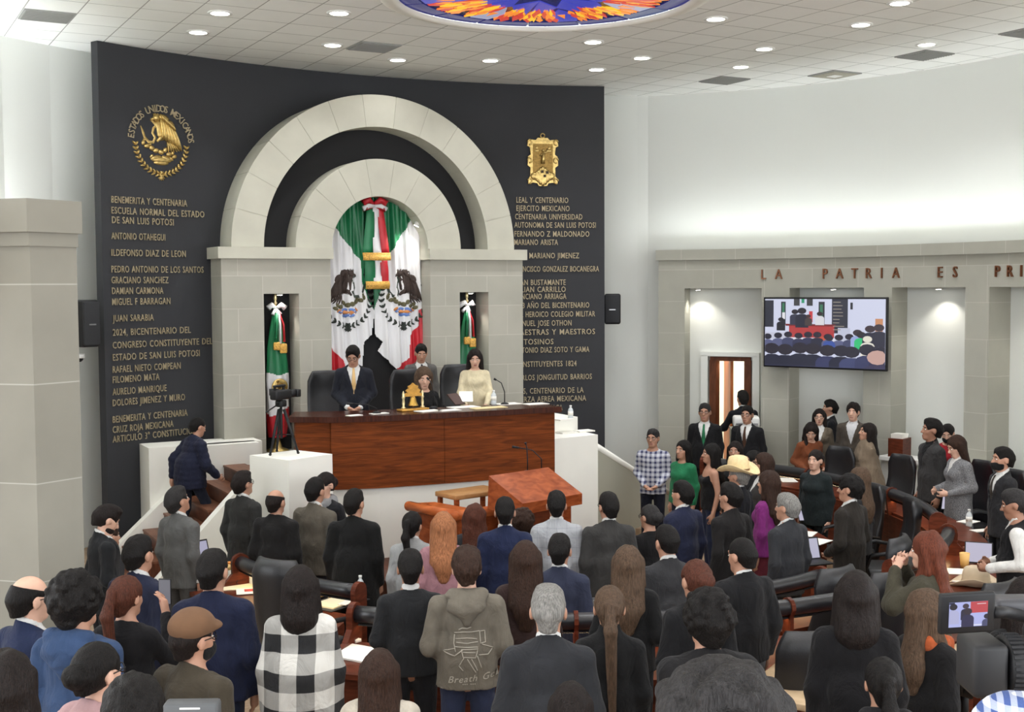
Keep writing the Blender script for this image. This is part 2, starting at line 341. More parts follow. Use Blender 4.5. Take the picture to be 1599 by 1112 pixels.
def spot(x, y, z, tx, ty, tz, e, ang, label, rot=0):
    t = empty('spotlight', (x, y, z), 0, label, 'spotlight', None)
    d = (Vector((tx, ty, tz)) - Vector((x, y, z))).normalized(); M = d.to_track_quat('-Z', 'Y').to_matrix().to_4x4()
    m = MB(); m.lathe([(.02, .05), (.035, .045), (.04, -.005), (.036, -.008)], n=12, M=M); m.build('housing', RIM, t)
    m = MB(); m.lathe([(.001, -.01), (.034, -.01), (.034, -.004), (.001, -.004)], n=12, M=M); m.build('lens', LEDM, t)
    l = bpy.data.lights.new('spotlight_bulb', 'SPOT'); l.energy = e; l.spot_size = R(ang); l.spot_blend = .6; l.color = (1, .95, .86); l.shadow_soft_size = .03
    lo = bpy.data.objects.new('spotlight_bulb', l); lo.matrix_local = Matrix.Translation(d*.02) @ M; link(lo, t)
spot(4.9, 14.86, 3.37, 4.98, 15.0, 1.6, 9, 80, 'small spotlight at the top of the left flag niche')
spot(7.56, 14.86, 3.37, 7.64, 15.0, 1.6, 9, 80, 'small spotlight at the top of the right flag niche')
spot(6.78, 14.88, 4.26, 6.2, 15.05, 3.0, 14, 100, 'small spotlight under the inner arch beside the flags')
for i, a in enumerate((40.2, 22.6, 9.0, -4.6)):
    p = pol(RC, 6.50, a); q = pol(RC, 6.62, a-1)
    spot(p[0], p[1], 3.39, q[0], q[1], 0, 11, 110, ['small spotlight above the open doorway', 'small spotlight hidden behind the wall screen', 'small spotlight in the recess right of the wall screen', 'small spotlight in the recess below the letters PRI'][i])
p = pol(RC, RW+.5, 36.3)
l = bpy.data.lights.new('hallway_bulb', 'AREA'); l.size = .5; l.energy = 30; l.color = (1, .93, .8); lo = bpy.data.objects.new('hallway_bulb', l); lo.location = (p[0], p[1], 2.6); link(lo)
# ---------------------------------------------------------------- stained glass in the ceiling
m = MB(); m.lathe([(1.45, 0), (1.45, -.03), (1.5, -.045), (1.56, -.03), (1.62, -.02), (1.62, .0), (1.53, .02)], (6.19, 10.51, HC), 96, ring=True)
struct(m.build('trim_6', WHITE))
def glass(k, c, e):
    m = mat('glass_'+k, tuple(int(v*.45) for v in c), .2, spec=.3); b = m.node_tree.nodes['Principled BSDF']; b.inputs['Emission Color'].default_value = srgb(c); b.inputs['Emission Strength'].default_value = e; return m
GC = {k: glass(k, c, e) for k, c, e in (('navy', (36, 38, 118), .36), ('blue', (62, 66, 168), .6), ('red', (196, 64, 52), .6), ('orange', (224, 130, 48), .65), ('yellow', (222, 172, 44), .7), ('grey', (150, 152, 176), .6), ('lead', (42, 42, 44), .15), ('slate', (70, 82, 120), .5))}
gk = list(GC); gm = [GC[k] for k in gk]
t = empty('stained_glass_skylight', (6.19, 10.51, HC+.01), 0, 'round stained glass skylight with a blue rim and flame shards in the ceiling', 'skylight')
def gpoly(m, P, k, z=0): m.add([(x, y, z) for x, y in P] + [(x, y, z+.012) for x, y in P], [tuple(range(len(P)))[::-1], tuple(range(len(P), 2*len(P)))] + [(i, (i+1) % len(P), len(P)+(i+1) % len(P), len(P)+i) for i in range(len(P))], gk.index(k))
m = MB(); rnd = random.Random(5)
for j in range(16):
    a0, a1 = 22.5*j+.5, 22.5*(j+1)-.5
    gpoly(m, [pol((0, 0), 1.47, a) for a in np.linspace(a0, a1, 6)] + [pol((0, 0), 1.27, a) for a in np.linspace(a1, a0, 6)], 'navy' if j % 7 else 'slate')
m.build('rim_panes', gm, t)
m = MB(); m.lathe([(.01, .013), (1.49, .013), (1.49, .02), (.01, .02)], n=64); m.build('leading', GC['lead'], t)
m = MB()
for j in range(8):
    a = 45*j + 4; big = j % 2 == 0
    gpoly(m, [pol((0, 0), 1.25, a-5), pol((0, 0), 1.25, a+5), pol((0, 0), .98, a+8), pol((0, 0), .7, a), pol((0, 0), .98, a-8)], 'grey' if big else 'blue')
    gpoly(m, [pol((0, 0), .60, a), pol((0, 0), .79, a+10), pol((0, 0), .9, a+21), pol((0, 0), .3, a+22)], 'blue'); gpoly(m, [pol((0, 0), .60, a), pol((0, 0), .79, a-10), pol((0, 0), .9, a-21), pol((0, 0), .3, a-22)], 'blue')
    gpoly(m, [pol((0, 0), .92, a-2), pol((0, 0), 1.1, a), pol((0, 0), .92, a+3)], 'orange', -.004)
    for s in range(60):
        b = a + 5 + rnd.random()*35; r0 = .62+rnd.random()*.46; ln = .14+rnd.random()*.2
        r1 = min(1.245, r0+ln); wv = 1.1+rnd.random()*1.3; k = rnd.choice(['red', 'orange', 'yellow', 'orange', 'yellow', 'red'])
        gpoly(m, [pol((0, 0), r0, b), pol((0, 0), (r0+r1)/2, b+wv), pol((0, 0), r1, b+rnd.uniform(-1, 1)), pol((0, 0), (r0+r1)/2, b-wv)], k, -.002-.0002*s)
m.build('star_panes', gm, t)
# ---------------------------------------------------------------- ceiling vents
VG = mat('vent_grey', (142, 142, 139), .7); VG2 = mat('vent_beige', (158, 154, 140), .7)
gx = lambda v: 9.06 + .5185*(math.floor((v-9.06)/.5185)+.5); gy = lambda v: 9.75 + .5185*(math.floor((v-9.75)/.5185)+.5)
for i, (x, y) in enumerate(((2.03, 13.54), (5.71, 13.63), (10.82, 13.61), (11.83, 11.0), (11.72, 9.52))):
    t = empty('ceiling_vent', (gx(x), gy(y), HC), 0, ['grey square ceiling vent nearest the white wall beside the near pillar', 'grey square ceiling vent in front of the top of the arch', 'grey square ceiling vent just right of the black wall end', 'grey square ceiling vent behind the lamp over the right wall', 'grey square ceiling vent cut by the picture edge'][i], 'vent')
    m = MB(); m.box((0, 0, -.006), (.5, .5, .012)); m.build('vent_plate', VG, t)
    m = MB()
    for k in range(12): m.box((0, -.22+.04*k, -.015), (.46, .012, .012))
    m.build('grille', VG, t)
t = empty('ceiling_vent', (gx(11.79), gy(12.49), HC), 0, 'beige ceiling diffuser of nested squares', 'vent')
m = MB(); m.box((0, 0, -.006), (.5, .5, .012)); m.build('vent_plate', VG, t)
m = MB()
for s in (.42, .28): m.rbox((0, 0, -.014-.03*(.42-s)), (s, s, .014), .005)
m.build('diffuser_rings', VG2, t)
m = MB(); m.rbox((0, 0, -.026), (.15, .15, .01), .004); m.build('centre_plate', RIM, t)
# ---------------------------------------------------------------- dais, stairs and parapets
m = MB(); m.prism([(4.15, 12.75), (4.66, 12.55), (5.2, 12.4), (6.6, 12.3), (8.0, 12.5), (8.3, 15.0), (4.15, 15.0)], 0, 1.2); struct(m.build('floor_dais', FLOORM))
bench = [(4.27, 12.72), (4.66, 12.42), (5.18, 12.27), (5.91, 12.20), (6.6, 12.14), (7.32, 12.11)]
ins = lambda d, P=bench: [(x+(.25*d if i == 0 else 0) - (d if i == len(P)-1 else 0), y+d) for i, (x, y) in enumerate(P)]
m = MB(); m.prism(ins(.12) + [(7.2, 12.75), (4.45, 12.95)], 0, 1.3); struct(m.build('wall_dais', WHITE))
m = MB(); m.prism([(7.335, 12.35), (8.03, 12.45), (8.05, 13.1), (7.335, 13.1)], 0, 1.67); m.prism([(7.6, 13.0), (8.1, 13.02), (8.1, 13.7), (7.6, 13.7)], 0, 1.83); struct(m.build('wall_dais_side', WHITE))
STW = mat('stair_wall', (172, 171, 156), .85, noise=.04, nscale=2)
def slant(x0, y0, za, x1, y1, zb, th=.14, zbase=0):
    d = Vector((x1-x0, y1-y0, 0)).normalized(); n_ = Vector((-d.y, d.x, 0))*th
    V = [(x0, y0, zbase), (x1, y1, zbase), (x1, y1, zb), (x0, y0, za)]; V += [(a+n_.x, b+n_.y, c) for a, b, c in V]
    return V, [(0, 1, 2, 3), (7, 6, 5, 4), (0, 4, 5, 1), (1, 5, 6, 2), (2, 6, 7, 3), (3, 7, 4, 0)]
m = MB(); m.add(*slant(8.03, 12.55, 1.50, 8.55, 13.25, 1.36)); m.add(*slant(8.55, 13.25, 1.36, 9.62, 13.82, .84)); m.add(*slant(9.62, 13.82, .84, 10.6, 14.3, .36)); struct(m.build('wall_stair_right', STW))
m = MB(); m.tube([(8.55, 13.28, 1.39), (9.62, 13.86, .87), (10.6, 14.33, .39)], .05, 8); struct(m.build('trim_7', WHITE))
m = MB(); k = 7
for i in range(k):
    x = 2.58 + .235*i; m.box(((x+4.6)/2, 13.75, .1+.083*(i+1)), (4.6-x, 1.05, .166*(i+1)+.2))
struct(m.build('floor_stairs', STEPW))
m = MB()
for i in range(k): x = 2.58+.235*i; m.box((x+.12, 13.75, .2+.166*(i+1)+.008), (.26, 1.04, .022))
struct(m.build('trim_8', wood('tread_wood', (92, 58, 42), (120, 80, 60), (8, 2, 2), .4)))
m = MB(); m.add(*slant(2.35, 14.26, .18, 3.74, 14.26, 1.44)); m.prism([(3.16, 14.4), (4.5, 14.4), (4.5, 14.9), (3.16, 14.9)], 0, 1.62); m.prism([(3.6, 14.26), (4.42, 14.26), (4.42, 14.5), (3.6, 14.5)], 0, 1.62); struct(m.build('wall_stair_left', WHITE))
m = MB(); m.add(*slant(2.75, 13.08, .2, 3.95, 13.08, 1.42)); m.prism([(3.72, 12.28), (4.24, 12.44), (4.3, 13.24), (3.92, 13.24)], 0, 1.45); struct(m.build('wall_stair_near', WHITE))
m = MB(); m.prism([(3.70, 12.27), (3.92, 11.70), (4.46, 11.92), (4.24, 12.42)], 0, 1.75); struct(m.build('wall_block', WHITE))
m = MB(); m.prism([(4.75, 11.6), (5.0, 10.85), (7.6, 10.75), (8.1, 11.6), (8.03, 12.45), (4.75, 12.45)], 0, .5); struct(m.build('floor_platform', STEPW))
# ---------------------------------------------------------------- gold inscriptions, crests
def on_panel(V, a, z, off=.004):
    """flat (u right, v up, d out) points wrapped on the concave black wall; a in degrees"""
    out = np.empty((len(V), 3), np.float32); an = R(a) - V[:, 0]/PR; r = PR - off - V[:, 2]
    out[:, 0] = PC[0]+r*np.cos(an); out[:, 1] = PC[1]+r*np.sin(an); out[:, 2] = z+V[:, 1]; return out
def lines_on_panel(root, rows, end=True):
    for txt, (a0, z), (a1, _) in rows:
        V, F = text_mesh(txt, .112, .012); wd = V[:, 0].max()-V[:, 0].min(); tw = R(a0-a1)*PR
        V[:, 0] = (V[:, 0]-V[:, 0].min())*tw/wd; V[:, 1] -= .04; V[:, 2] += .007
        m = MB(); m.add(on_panel(V, a0, z), F); m.build('text_line', BRONZE, root)
t = empty('wall_inscription', (0, 0, 0), 0, 'long list of raised gold names under the eagle crest on the black wall', 'inscription')
lines_on_panel(t, [('BENEMERITA Y CENTENARIA', (113.83, 4.484), (107.01, 4.534)), ('ESCUELA NORMAL DEL ESTADO', (113.85, 4.359), (105.44, 4.412)), ('DE SAN LUIS POTOSI', (113.82, 4.249), (108.28, 4.280)),
 ('ANTONIO OTAHEGUI', (113.91, 4.065), (109.07, 4.085)), ('ILDEFONSO DIAZ DE LEON', (113.94, 3.873), (107.23, 3.891)), ('PEDRO ANTONIO DE LOS SANTOS', (113.98, 3.682), (105.61, 3.690)), ('GRACIANO SANCHEZ', (114.00, 3.556), (108.86, 3.557)),
 ('DAMIAN CARMONA', (113.97, 3.431), (109.35, 3.427)), ('MIGUEL F BARRAGAN', (113.99, 3.305), (108.73, 3.295)), ('JUAN SARABIA', (113.97, 3.113), (110.28, 3.100)), ('2024, BICENTENARIO DEL', (114.00, 2.950), (106.91, 2.932)),
 ('CONGRESO CONSTITUYENTE DEL', (114.03, 2.802), (104.92, 2.772)), ('ESTADO DE SAN LUIS POTOSI', (114.05, 2.661), (106.12, 2.629)), ('RAFAEL NIETO COMPEAN', (114.08, 2.521), (107.92, 2.485)), ('FILOMENO MATA', (114.10, 2.402), (109.87, 2.378)),
 ('AURELIO MANRIQUE', (114.13, 2.261), (109.25, 2.233)), ('DOLORES JIMENEZ Y MURO', (114.15, 2.134), (107.57, 2.091)), ('BENEMERITA Y CENTENARIA', (114.19, 1.941), (107.36, 1.893)), ('CRUZ ROJA MEXICANA', (114.21, 1.822), (108.68, 1.768)), ('ARTICULO 3\u00b0 CONSTITUCIONAL', (114.23, 1.710), (105.86, 1.612))])
t = empty('wall_inscription', (0, 0, 0), 0, 'long list of raised gold names under the gold shield, half behind the stone arch', 'inscription')
lines_on_panel(t, [('LEAL Y CENTENARIO', (75.70, 4.666), (70.69, 4.672)), ('EJERCITO MEXICANO', (75.70, 4.550), (70.57, 4.555)), ('CENTENARIA UNIVERSIDAD', (75.83, 4.433), (69.34, 4.439)), ('AUTONOMA DE SAN LUIS POTOSI', (75.90, 4.317), (68.05, 4.321)),
 ('FERNANDO Z MALDONADO', (75.90, 4.192), (68.67, 4.194)), ('MARIANO ARISTA', (75.91, 4.075), (71.70, 4.077)), ('JOSE MARIANO JIMENEZ', (75.91, 3.887), (69.66, 3.887)), ('FRANCISCO GONZALEZ BOCANEGRA', (75.92, 3.699), (67.75, 3.695)), ('JUAN BUSTAMANTE', (75.93, 3.510), (70.97, 3.507)),
 ('JULIAN CARRILLO', (75.93, 3.411), (70.97, 3.407)), ('PONCIANO ARRIAGA', (75.94, 3.312), (70.91, 3.307)), ('2023 A\u00d1O DEL BICENTENARIO', (75.94, 3.186), (68.69, 3.177)), ('DEL HEROICO COLEGIO MILITAR', (75.95, 3.060), (68.13, 3.048)), ('MANUEL JOSE OTHON', (75.95, 2.934), (70.42, 2.924)),
 ('MAESTRAS Y MAESTROS', (75.96, 2.808), (68.14, 2.793)), ('POTOSINOS', (75.96, 2.672), (72.17, 2.663)), ('ANTONIO DIAZ SOTO Y GAMA', (75.97, 2.555), (68.70, 2.538)), ('CONSTITUYENTES 1824', (75.98, 2.356), (69.94, 2.339)), ('CARLOS JONGUITUD BARRIOS', (75.98, 2.166), (68.46, 2.143)),
 ('2015, CENTENARIO DE LA', (75.99, 1.975), (69.27, 1.952)), ('FUERZA AEREA MEXICANA', (76.00, 1.857), (69.02, 1.832)), ('PONCIANO ARRIAGA', (76.00, 1.730), (71.32, 1.711))])
def leaf_M(ang): return Matrix.Rotation(ang, 4, 'Z')
def eagle_crest(root, mp, sc_, dep, M, full=False):
    """relief of the eagle with serpent on a cactus in a wreath; u right, v up, d out. M: eagle, serpent, cactus, base, wreath materials"""
    def fin(mb, name, mt):
        V = np.array(mb.v, np.float32); V[:, :2] *= sc_; V[:, 2] = V[:, 2]*dep; mb.v = [tuple(p) for p in mp(V)]; return mb.build(name, mt, root)
    def el(mb, u, v, a, b, ang=0, d=.5, mi=0): mb.ell((u, v, 0), (a, b, d), Matrix.Rotation(R(ang), 4, 'Z'), mi, 10, 5)
    m = MB(); el(m, -.16, .90, .15, .12, 10, 1.1); el(m, -.3, .86, .09, .045, 20, 1.0); el(m, -.35, .81, .04, .03, 60, .9); el(m, .14, .92, .22, .12, -18, .8); el(m, .4, .72, .18, .12, -50, .8)
    for k in range(6): el(m, -.26+.05*k, 1.0+.02*(k % 2), .05, .016, 120-12*k, .8)
    m.tube([(-.14, .84, 0), (-.02, .66, 0), (.06, .4, 0), (.12, .2, 0)], [.1, .15, .2, .12], 8, flat=1)
    for k in range(11):                                                 # wing feathers, long ones outside
        s = k/10; p0 = Vector((-.02+.52*s, .98-.34*s, 0)); p1 = Vector((.1+.7*s, .18-.34*s, 0)); c = (p0+p1)/2; dlt = p1-p0
        el(m, c.x, c.y, dlt.length/2, .040, math.degrees(math.atan2(dlt.y, dlt.x)), .9+.3*(k % 2))
    for k in range(8): s = k/7; el(m, .06+.42*s, .90-.3*s, .13, .034, -62, 1.5)
    for k in range(5): el(m, .26+.075*k, -.02, .2, .03, -82+11*k, .8)
    el(m, -.02, .25, .16, .07, 40, .6); el(m, -.12, .16, .05, .05, 0, .7); fin(m, 'eagle', M[0])
    m = MB(); m.tube([(-.74, .6, 0), (-.66, .42, 0), (-.6, .24, 0), (-.46, .1, 0), (-.28, .1, 0), (-.2, .26, 0), (-.3, .4, 0), (-.26, .56, 0), (-.16, .66, 0), (-.26, .76, 0), (-.36, .84, 0)], [.02, .045, .05, .055, .055, .05, .05, .05, .05, .045, .03], 7); fin(m, 'serpent', M[1])
    m = MB()
    for u, v, a, b, g in ((-.66, .06, .1, .07, 70), (-.52, -.04, .12, .08, 10), (-.34, -.1, .11, .09, -20), (-.18, -.17, .12, .09, 10), (.0, -.2, .12, .09, -10), (.16, -.12, .1, .08, 60), (.3, -.26, .12, .08, 0), (.5, -.32, .11, .07, 20), (.44, -.2, .08, .06, 70), (-.62, .16, .05, .05, 0), (-.4, .02, .05, .05, 0)): el(m, u, v, a, b, g, .6)
    fin(m, 'cactus', M[2])
    m = MB()
    for u, v, a, b, g, mi in ((0, -.46, .42, .11, 0, 0), (-.2, -.4, .22, .08, 15, 1), (.22, -.4, .22, .08, -15, 1), (0, -.56, .3, .08, 0, 1), (-.36, -.36, .1, .05, 40, 0), (.38, -.4, .1, .05, -30, 0)): el(m, u, v, a, b, g, .5, mi)
    fin(m, 'water_and_stone', M[3])
    m = MB(); st = 182 if not full else 150
    for side in (-1, 1):
        m = MB()
        for k in range(11):
            a = (st-270)*(1-k/10)**1.0 + 270 if side < 0 else 270 + (358 - (0 if not full else -28) - 270)*(1-k/10)
            x, y = .96*math.cos(R(a)), .05+.98*math.sin(R(a)); tg = a+90
            f_ = 1 if side > 0 else -1; ca_, sa_ = math.cos(R(a)), math.sin(R(a))
            el(m, x+.05*ca_, y+.05*sa_, .095, .036, tg-40*f_, .8); el(m, x-.045*ca_, y-.045*sa_, .095, .036, tg+40*f_, .8); el(m, x, y, .05, .022, tg, 1.0)
        fin(m, 'oak_branch' if side < 0 else 'laurel_branch', M[4])
    m = MB()
    for k in range(5): el(m, 0, -1.0, .16, .04, 30+30*k, .6)
    fin(m, 'ribbon_knot', M[4])
ca, cz = (109.24, 5.148)
t = empty('eagle_crest', (0, 0, 0), 0, 'gold relief crest of an eagle with a serpent on the black wall', 'crest')
eagle_crest(t, lambda V: on_panel(V, ca, cz, .0), .36, .034, [GOLD]*5)
m = MB(); txt = 'ESTADOS UNIDOS MEXICANOS'; n = len(txt)
for i, ch in enumerate(txt):
    if ch == ' ': continue
    V, F = text_mesh(ch, .12, .014, .85); V[:, 0] -= (V[:, 0].max()+V[:, 0].min())/2; a = R(172 - (172-8)*i/(n-1)); c, s = math.cos(a-PI/2), math.sin(a-PI/2)
    x, y = V[:, 0]*c - V[:, 1]*s, V[:, 0]*s + V[:, 1]*c; V[:, 0] = x+.37*math.cos(a); V[:, 1] = y+.37*math.sin(a)+.03; V[:, 2] += .007; m.add(on_panel(V, ca, cz), F)
m.build('arched_lettering', BRONZE, t)
ca2, cz2 = (73.15, 5.198)
t = empty('state_shield', (0, 0, 0), 0, 'gold relief shield plaque with scrolled frame right of the arch', 'crest')
def P2(m, P, d0, d1, mi=0):
    n = len(P); m.add([(x, y, d0) for x, y in P] + [(x, y, d1) for x, y in P], [tuple(range(n))[::-1], tuple(range(n, 2*n))] + [(i, (i+1) % n, n+(i+1) % n, n+i) for i in range(n)], mi)
def on2(mb, name, mt): mb.v = [tuple(p) for p in on_panel(np.array(mb.v, np.float32), ca2, cz2, 0)]; return mb.build(name, mt, t)
hp = [(0, .33), (.07, .335), (.1, .30), (.17, .31), (.215, .28), (.225, .22), (.185, .2), (.175, .1), (.215, .07), (.22, -.05), (.18, -.08), (.18, -.2), (.215, -.24), (.21, -.31), (.14, -.29), (.08, -.3), (.06, -.335), (0, -.34)]
m = MB(); P2(m, hp + [(-x, y) for x, y in hp[-2:0:-1]], 0, .03); m.tube([(.03*math.cos(a), .365+.03*math.sin(a), .02) for a in np.linspace(0, 2*PI, 13)], .009, 6)
for sx in (-1, 1):
    for y in (.27, .02, -.27): m.tube([(sx*(.19+.03*math.cos(a)), y+.035*math.sin(a), .035) for a in np.linspace(0, 5, 10)], .012, 6)
on2(m, 'frame', GOLD)
m = MB(); P2(m, [(-.145, -.255), (.145, -.255), (.145, .25), (-.145, .25)], .03, .034); on2(m, 'field', mat('gold_dark', (140, 112, 62), .45, .9, noise=.3, nscale=40))
m = MB()
for k in range(9): m.ell((-.13+.032*k, -.2-.0*k, .035), (.05, .05+.1*math.exp(-((k-4)/2.2)**2), .02))
m.tube([(-.005, -.03, .05), (0, .05, .055), (0, .12, .055)], [.03, .026, .02], 8); m.ell((0, .155, .055), (.018, .022, .02)); m.tube([(0, .12, .055), (.05, .13, .05), (.06, .18, .05)], .011, 6); m.tube([(0, .12, .055), (-.045, .08, .05)], .011, 6)
for x in (-.09, .09): m.rbox((x, .15, .04), (.06, .025, .02), .006); m.rbox((x, .19, .04), (.03, .03, .02), .006)
on2(m, 'relief_figure', GOLD)
m = MB()
for x, y in ((-.015, -.14), (.055, -.15), (.02, -.2)): m.box((x, y, .06), (.035, .035, .012))
on2(m, 'ingots', mat('dark_bronze', (60, 48, 34), .5, .6))
# letters on the stone beam
t = empty('beam_lettering', (0, 0, 0), 0, 'copper coloured capitals reading LA PATRIA ES PRIMERO along the stone beam', 'inscription')
for ch, a in zip('LAPATRIAESPRIMERO', (31, 29, 22.8, 20.9, 18.9, 17, 15.3, 13.4, 7.5, 5.5, -.2, -1.9, -3.4, -5, -7.2, -9, -11)):
    V, F = text_mesh(ch, .2, .03, .8); V[:, 0] -= (V[:, 0].max()+V[:, 0].min())/2; an = R(a) - V[:, 0]/6.3; r = 6.3-.0-(V[:, 2]+.014); W = np.stack([RC[0]+r*np.cos(an), RC[1]+r*np.sin(an), 3.535+V[:, 1]], 1)
    m = MB(); m.add(W, F); m.build('letter', COPPER, t)
# ---------------------------------------------------------------- flags
FG = mat('flag_green', (22, 112, 70), .42, noise=.15, nscale=3); FW = mat('flag_white', (226, 226, 228), .5); FR = mat('flag_red', (188, 34, 46), .42, noise=.15, nscale=3); FRINGE = mat('gold_fringe', (206, 160, 76), .6, .2, noise=.4, nscale=60)
CR = [mat('crest_brown', (56, 42, 36), .7, noise=.3, nscale=40), mat('crest_dark_green', (52, 62, 54), .7), mat('crest_olive', (92, 88, 60), .7, noise=.3, nscale=40), [mat('crest_orange', (196, 128, 72), .7), mat('crest_blue', (96, 128, 190), .7)], mat('crest_leaf', (44, 50, 44), .7)]
def inside(P, x, y):
    c = np.zeros(x.shape, bool); j = len(P)-1
    for i in range(len(P)):
        xi, yi = P[i]; xj, yj = P[j]
        c ^= ((yi > y) != (yj > y)) & (x < (xj-xi)*(y-yi)/(yj-yi+1e-12)+xi); j = i
    return c
def fold_y(X, Z, ph=0): return 15.02 + .022*np.sin(X*38+ph+.9*np.sin(Z*2.1)) + .014*np.sin(X*71+Z*3+ph)
def hang_flag(name, outline, greens, reds, label, ph):
    xs = [p[0] for p in outline]; zs = [p[1] for p in outline]; d = .0085
    gx_ = np.arange(min(xs), max(xs)+d, d); gz_ = np.arange(min(zs), max(zs)+d, d); X, Z = np.meshgrid(gx_, gz_, indexing='ij')
    V = np.stack([X, fold_y(X, Z, ph), Z], -1).reshape(-1, 3); nz = len(gz_); I = np.arange(len(gx_)*nz).reshape(len(gx_), nz)
    Q = np.stack([I[:-1, :-1], I[1:, :-1], I[1:, 1:], I[:-1, 1:]], -1).reshape(-1, 4); cx = X[:-1, :-1].ravel()+d/2; cz_ = Z[:-1, :-1].ravel()+d/2
    keep = inside(outline, cx, cz_); mi = np.ones(len(Q), int)
    for P in greens: mi[inside(P, cx, cz_)] = 0
    for P in reds: mi[inside(P, cx, cz_)] = 2
    Q = Q[keep]; mi = mi[keep]; used = np.unique(Q); rm = np.zeros(len(V), int); rm[used] = np.arange(len(used))
    o = np_mesh(name, V[used], rm[Q], [FG, FW, FR], None, True, mi); tag(o, label, 'flag', 'large flags draped under the arch')
    return o
f1 = hang_flag('draped_flag', [(5.519, 4.699), (6.210, 4.656), (6.080, 3.609), (6.217, 3.141), (6.195, 2.831), (6.068, 2.743), (6.034, 2.192), (5.475, 1.886)],
 [[(5.430, 4.519), (5.693, 4.224), (6.047, 3.791), (6.052, 3.526), (6.217, 3.141), (6.295, 3.609), (6.310, 4.775), (5.434, 4.745)]],
 [[(5.405, 2.875), (5.601, 2.706), (5.781, 2.518), (5.900, 2.197), (5.893, 1.696), (5.387, 1.726)]], 'left half of the pair of tricolour flags draped under the arch', 0)
eagle_crest(f1, lambda V: np.stack([5.86-V[:, 0]*.9, fold_y(5.86-V[:, 0]*.9, V[:, 1]+3.30)-.004-V[:, 2], V[:, 1]+3.30], 1), .37, .008, CR, True)
f2 = hang_flag('draped_flag', [(6.201, 4.655), (7.081, 4.546), (7.075, 2.146), (6.849, 2.225), (6.553, 2.356), (6.273, 2.619), (6.347, 2.735), (6.222, 2.839), (6.217, 3.141)],
 [[(7.238, 5.045), (6.761, 4.335), (6.388, 3.785), (6.366, 3.508), (6.217, 3.124), (6.116, 3.609), (6.131, 4.769)]],
 [[(7.220, 3.333), (6.859, 3.148), (6.857, 2.944), (6.725, 2.810), (6.722, 2.520), (6.526, 2.366), (6.735, 2.076), (7.303, 2.050)]], 'right half of the pair of tricolour flags draped under the arch', 1.3)
eagle_crest(f2, lambda V: np.stack([V[:, 0]*.9+6.645, fold_y(V[:, 0]*.9+6.645, V[:, 1]+3.30, 1.3)-.004-V[:, 2], V[:, 1]+3.30], 1), .37, .008, CR, True)
t = empty('ribbon_bow', (6.2, 14.93, 4.5), 0, 'tricolour ribbon bow with gold fringes hanging between the two draped flags', 'ribbon')
m = MB()
for s in (-1, 1): m.tube([(0, 0, .02), (s*.08, -.03, .08), (s*.15, -.02, .05), (s*.13, -.02, -.03), (0, 0, 0)], [.02, .045, .055, .05, .02], 8)
m.build('red_loops', FR, t); m = MB()
for s in (-1, 1): m.tube([(0, -.02, 0), (s*.08, -.04, .0), (s*.16, -.03, -.04)], [.02, .03, .035], 8)
m.build('white_loops', FW, t)
def band(x0, x1, z0, z1, y0, mt, name, sh0=0, sh1=0):
    m = MB(); n = 8; V = []
    for i in range(n+1):
        s = i/n; z = z0+(z1-z0)*s; y = y0+.01*math.sin(5*s+x0*30); V += [(x0+sh0*s, y, z), (x1+sh1*s, y-.008, z), (x1+sh1*s, y+.01, z), (x0+sh0*s, y+.01, z)]
    F = []
    for i in range(n):
        b = 4*i
        for k in range(4): F.append((b+k, b+(k+1) % 4, b+4+(k+1) % 4, b+4+k))
    F += [(3, 2, 1, 0), (4*n, 4*n+1, 4*n+2, 4*n+3)]; m.add(V, F, 0, True); return m.build(name, mt, t)
band(-.10, .0, -.02, -.62, 0, FG, 'green_band', -.06, .0); band(-.02, .06, -.02, -.62, -.01, FW, 'white_band', .0, .03); band(.04, .12, .0, -.62, -.02, FR, 'red_band', .05, .08)
band(-.17, .21, -.6, -.7, -.035, FRINGE, 'gold_fringe'); band(-.13, .01, -.68, -1.0, .012, FG, 'green_band'); band(-.01, .1, -.68, -1.0, .008, FW, 'white_band'); band(.08, .18, -.68, -1.0, .004, FR, 'red_band', .02, .02); band(-.13, .2, -.97, -1.07, -.02, FRINGE, 'gold_fringe')
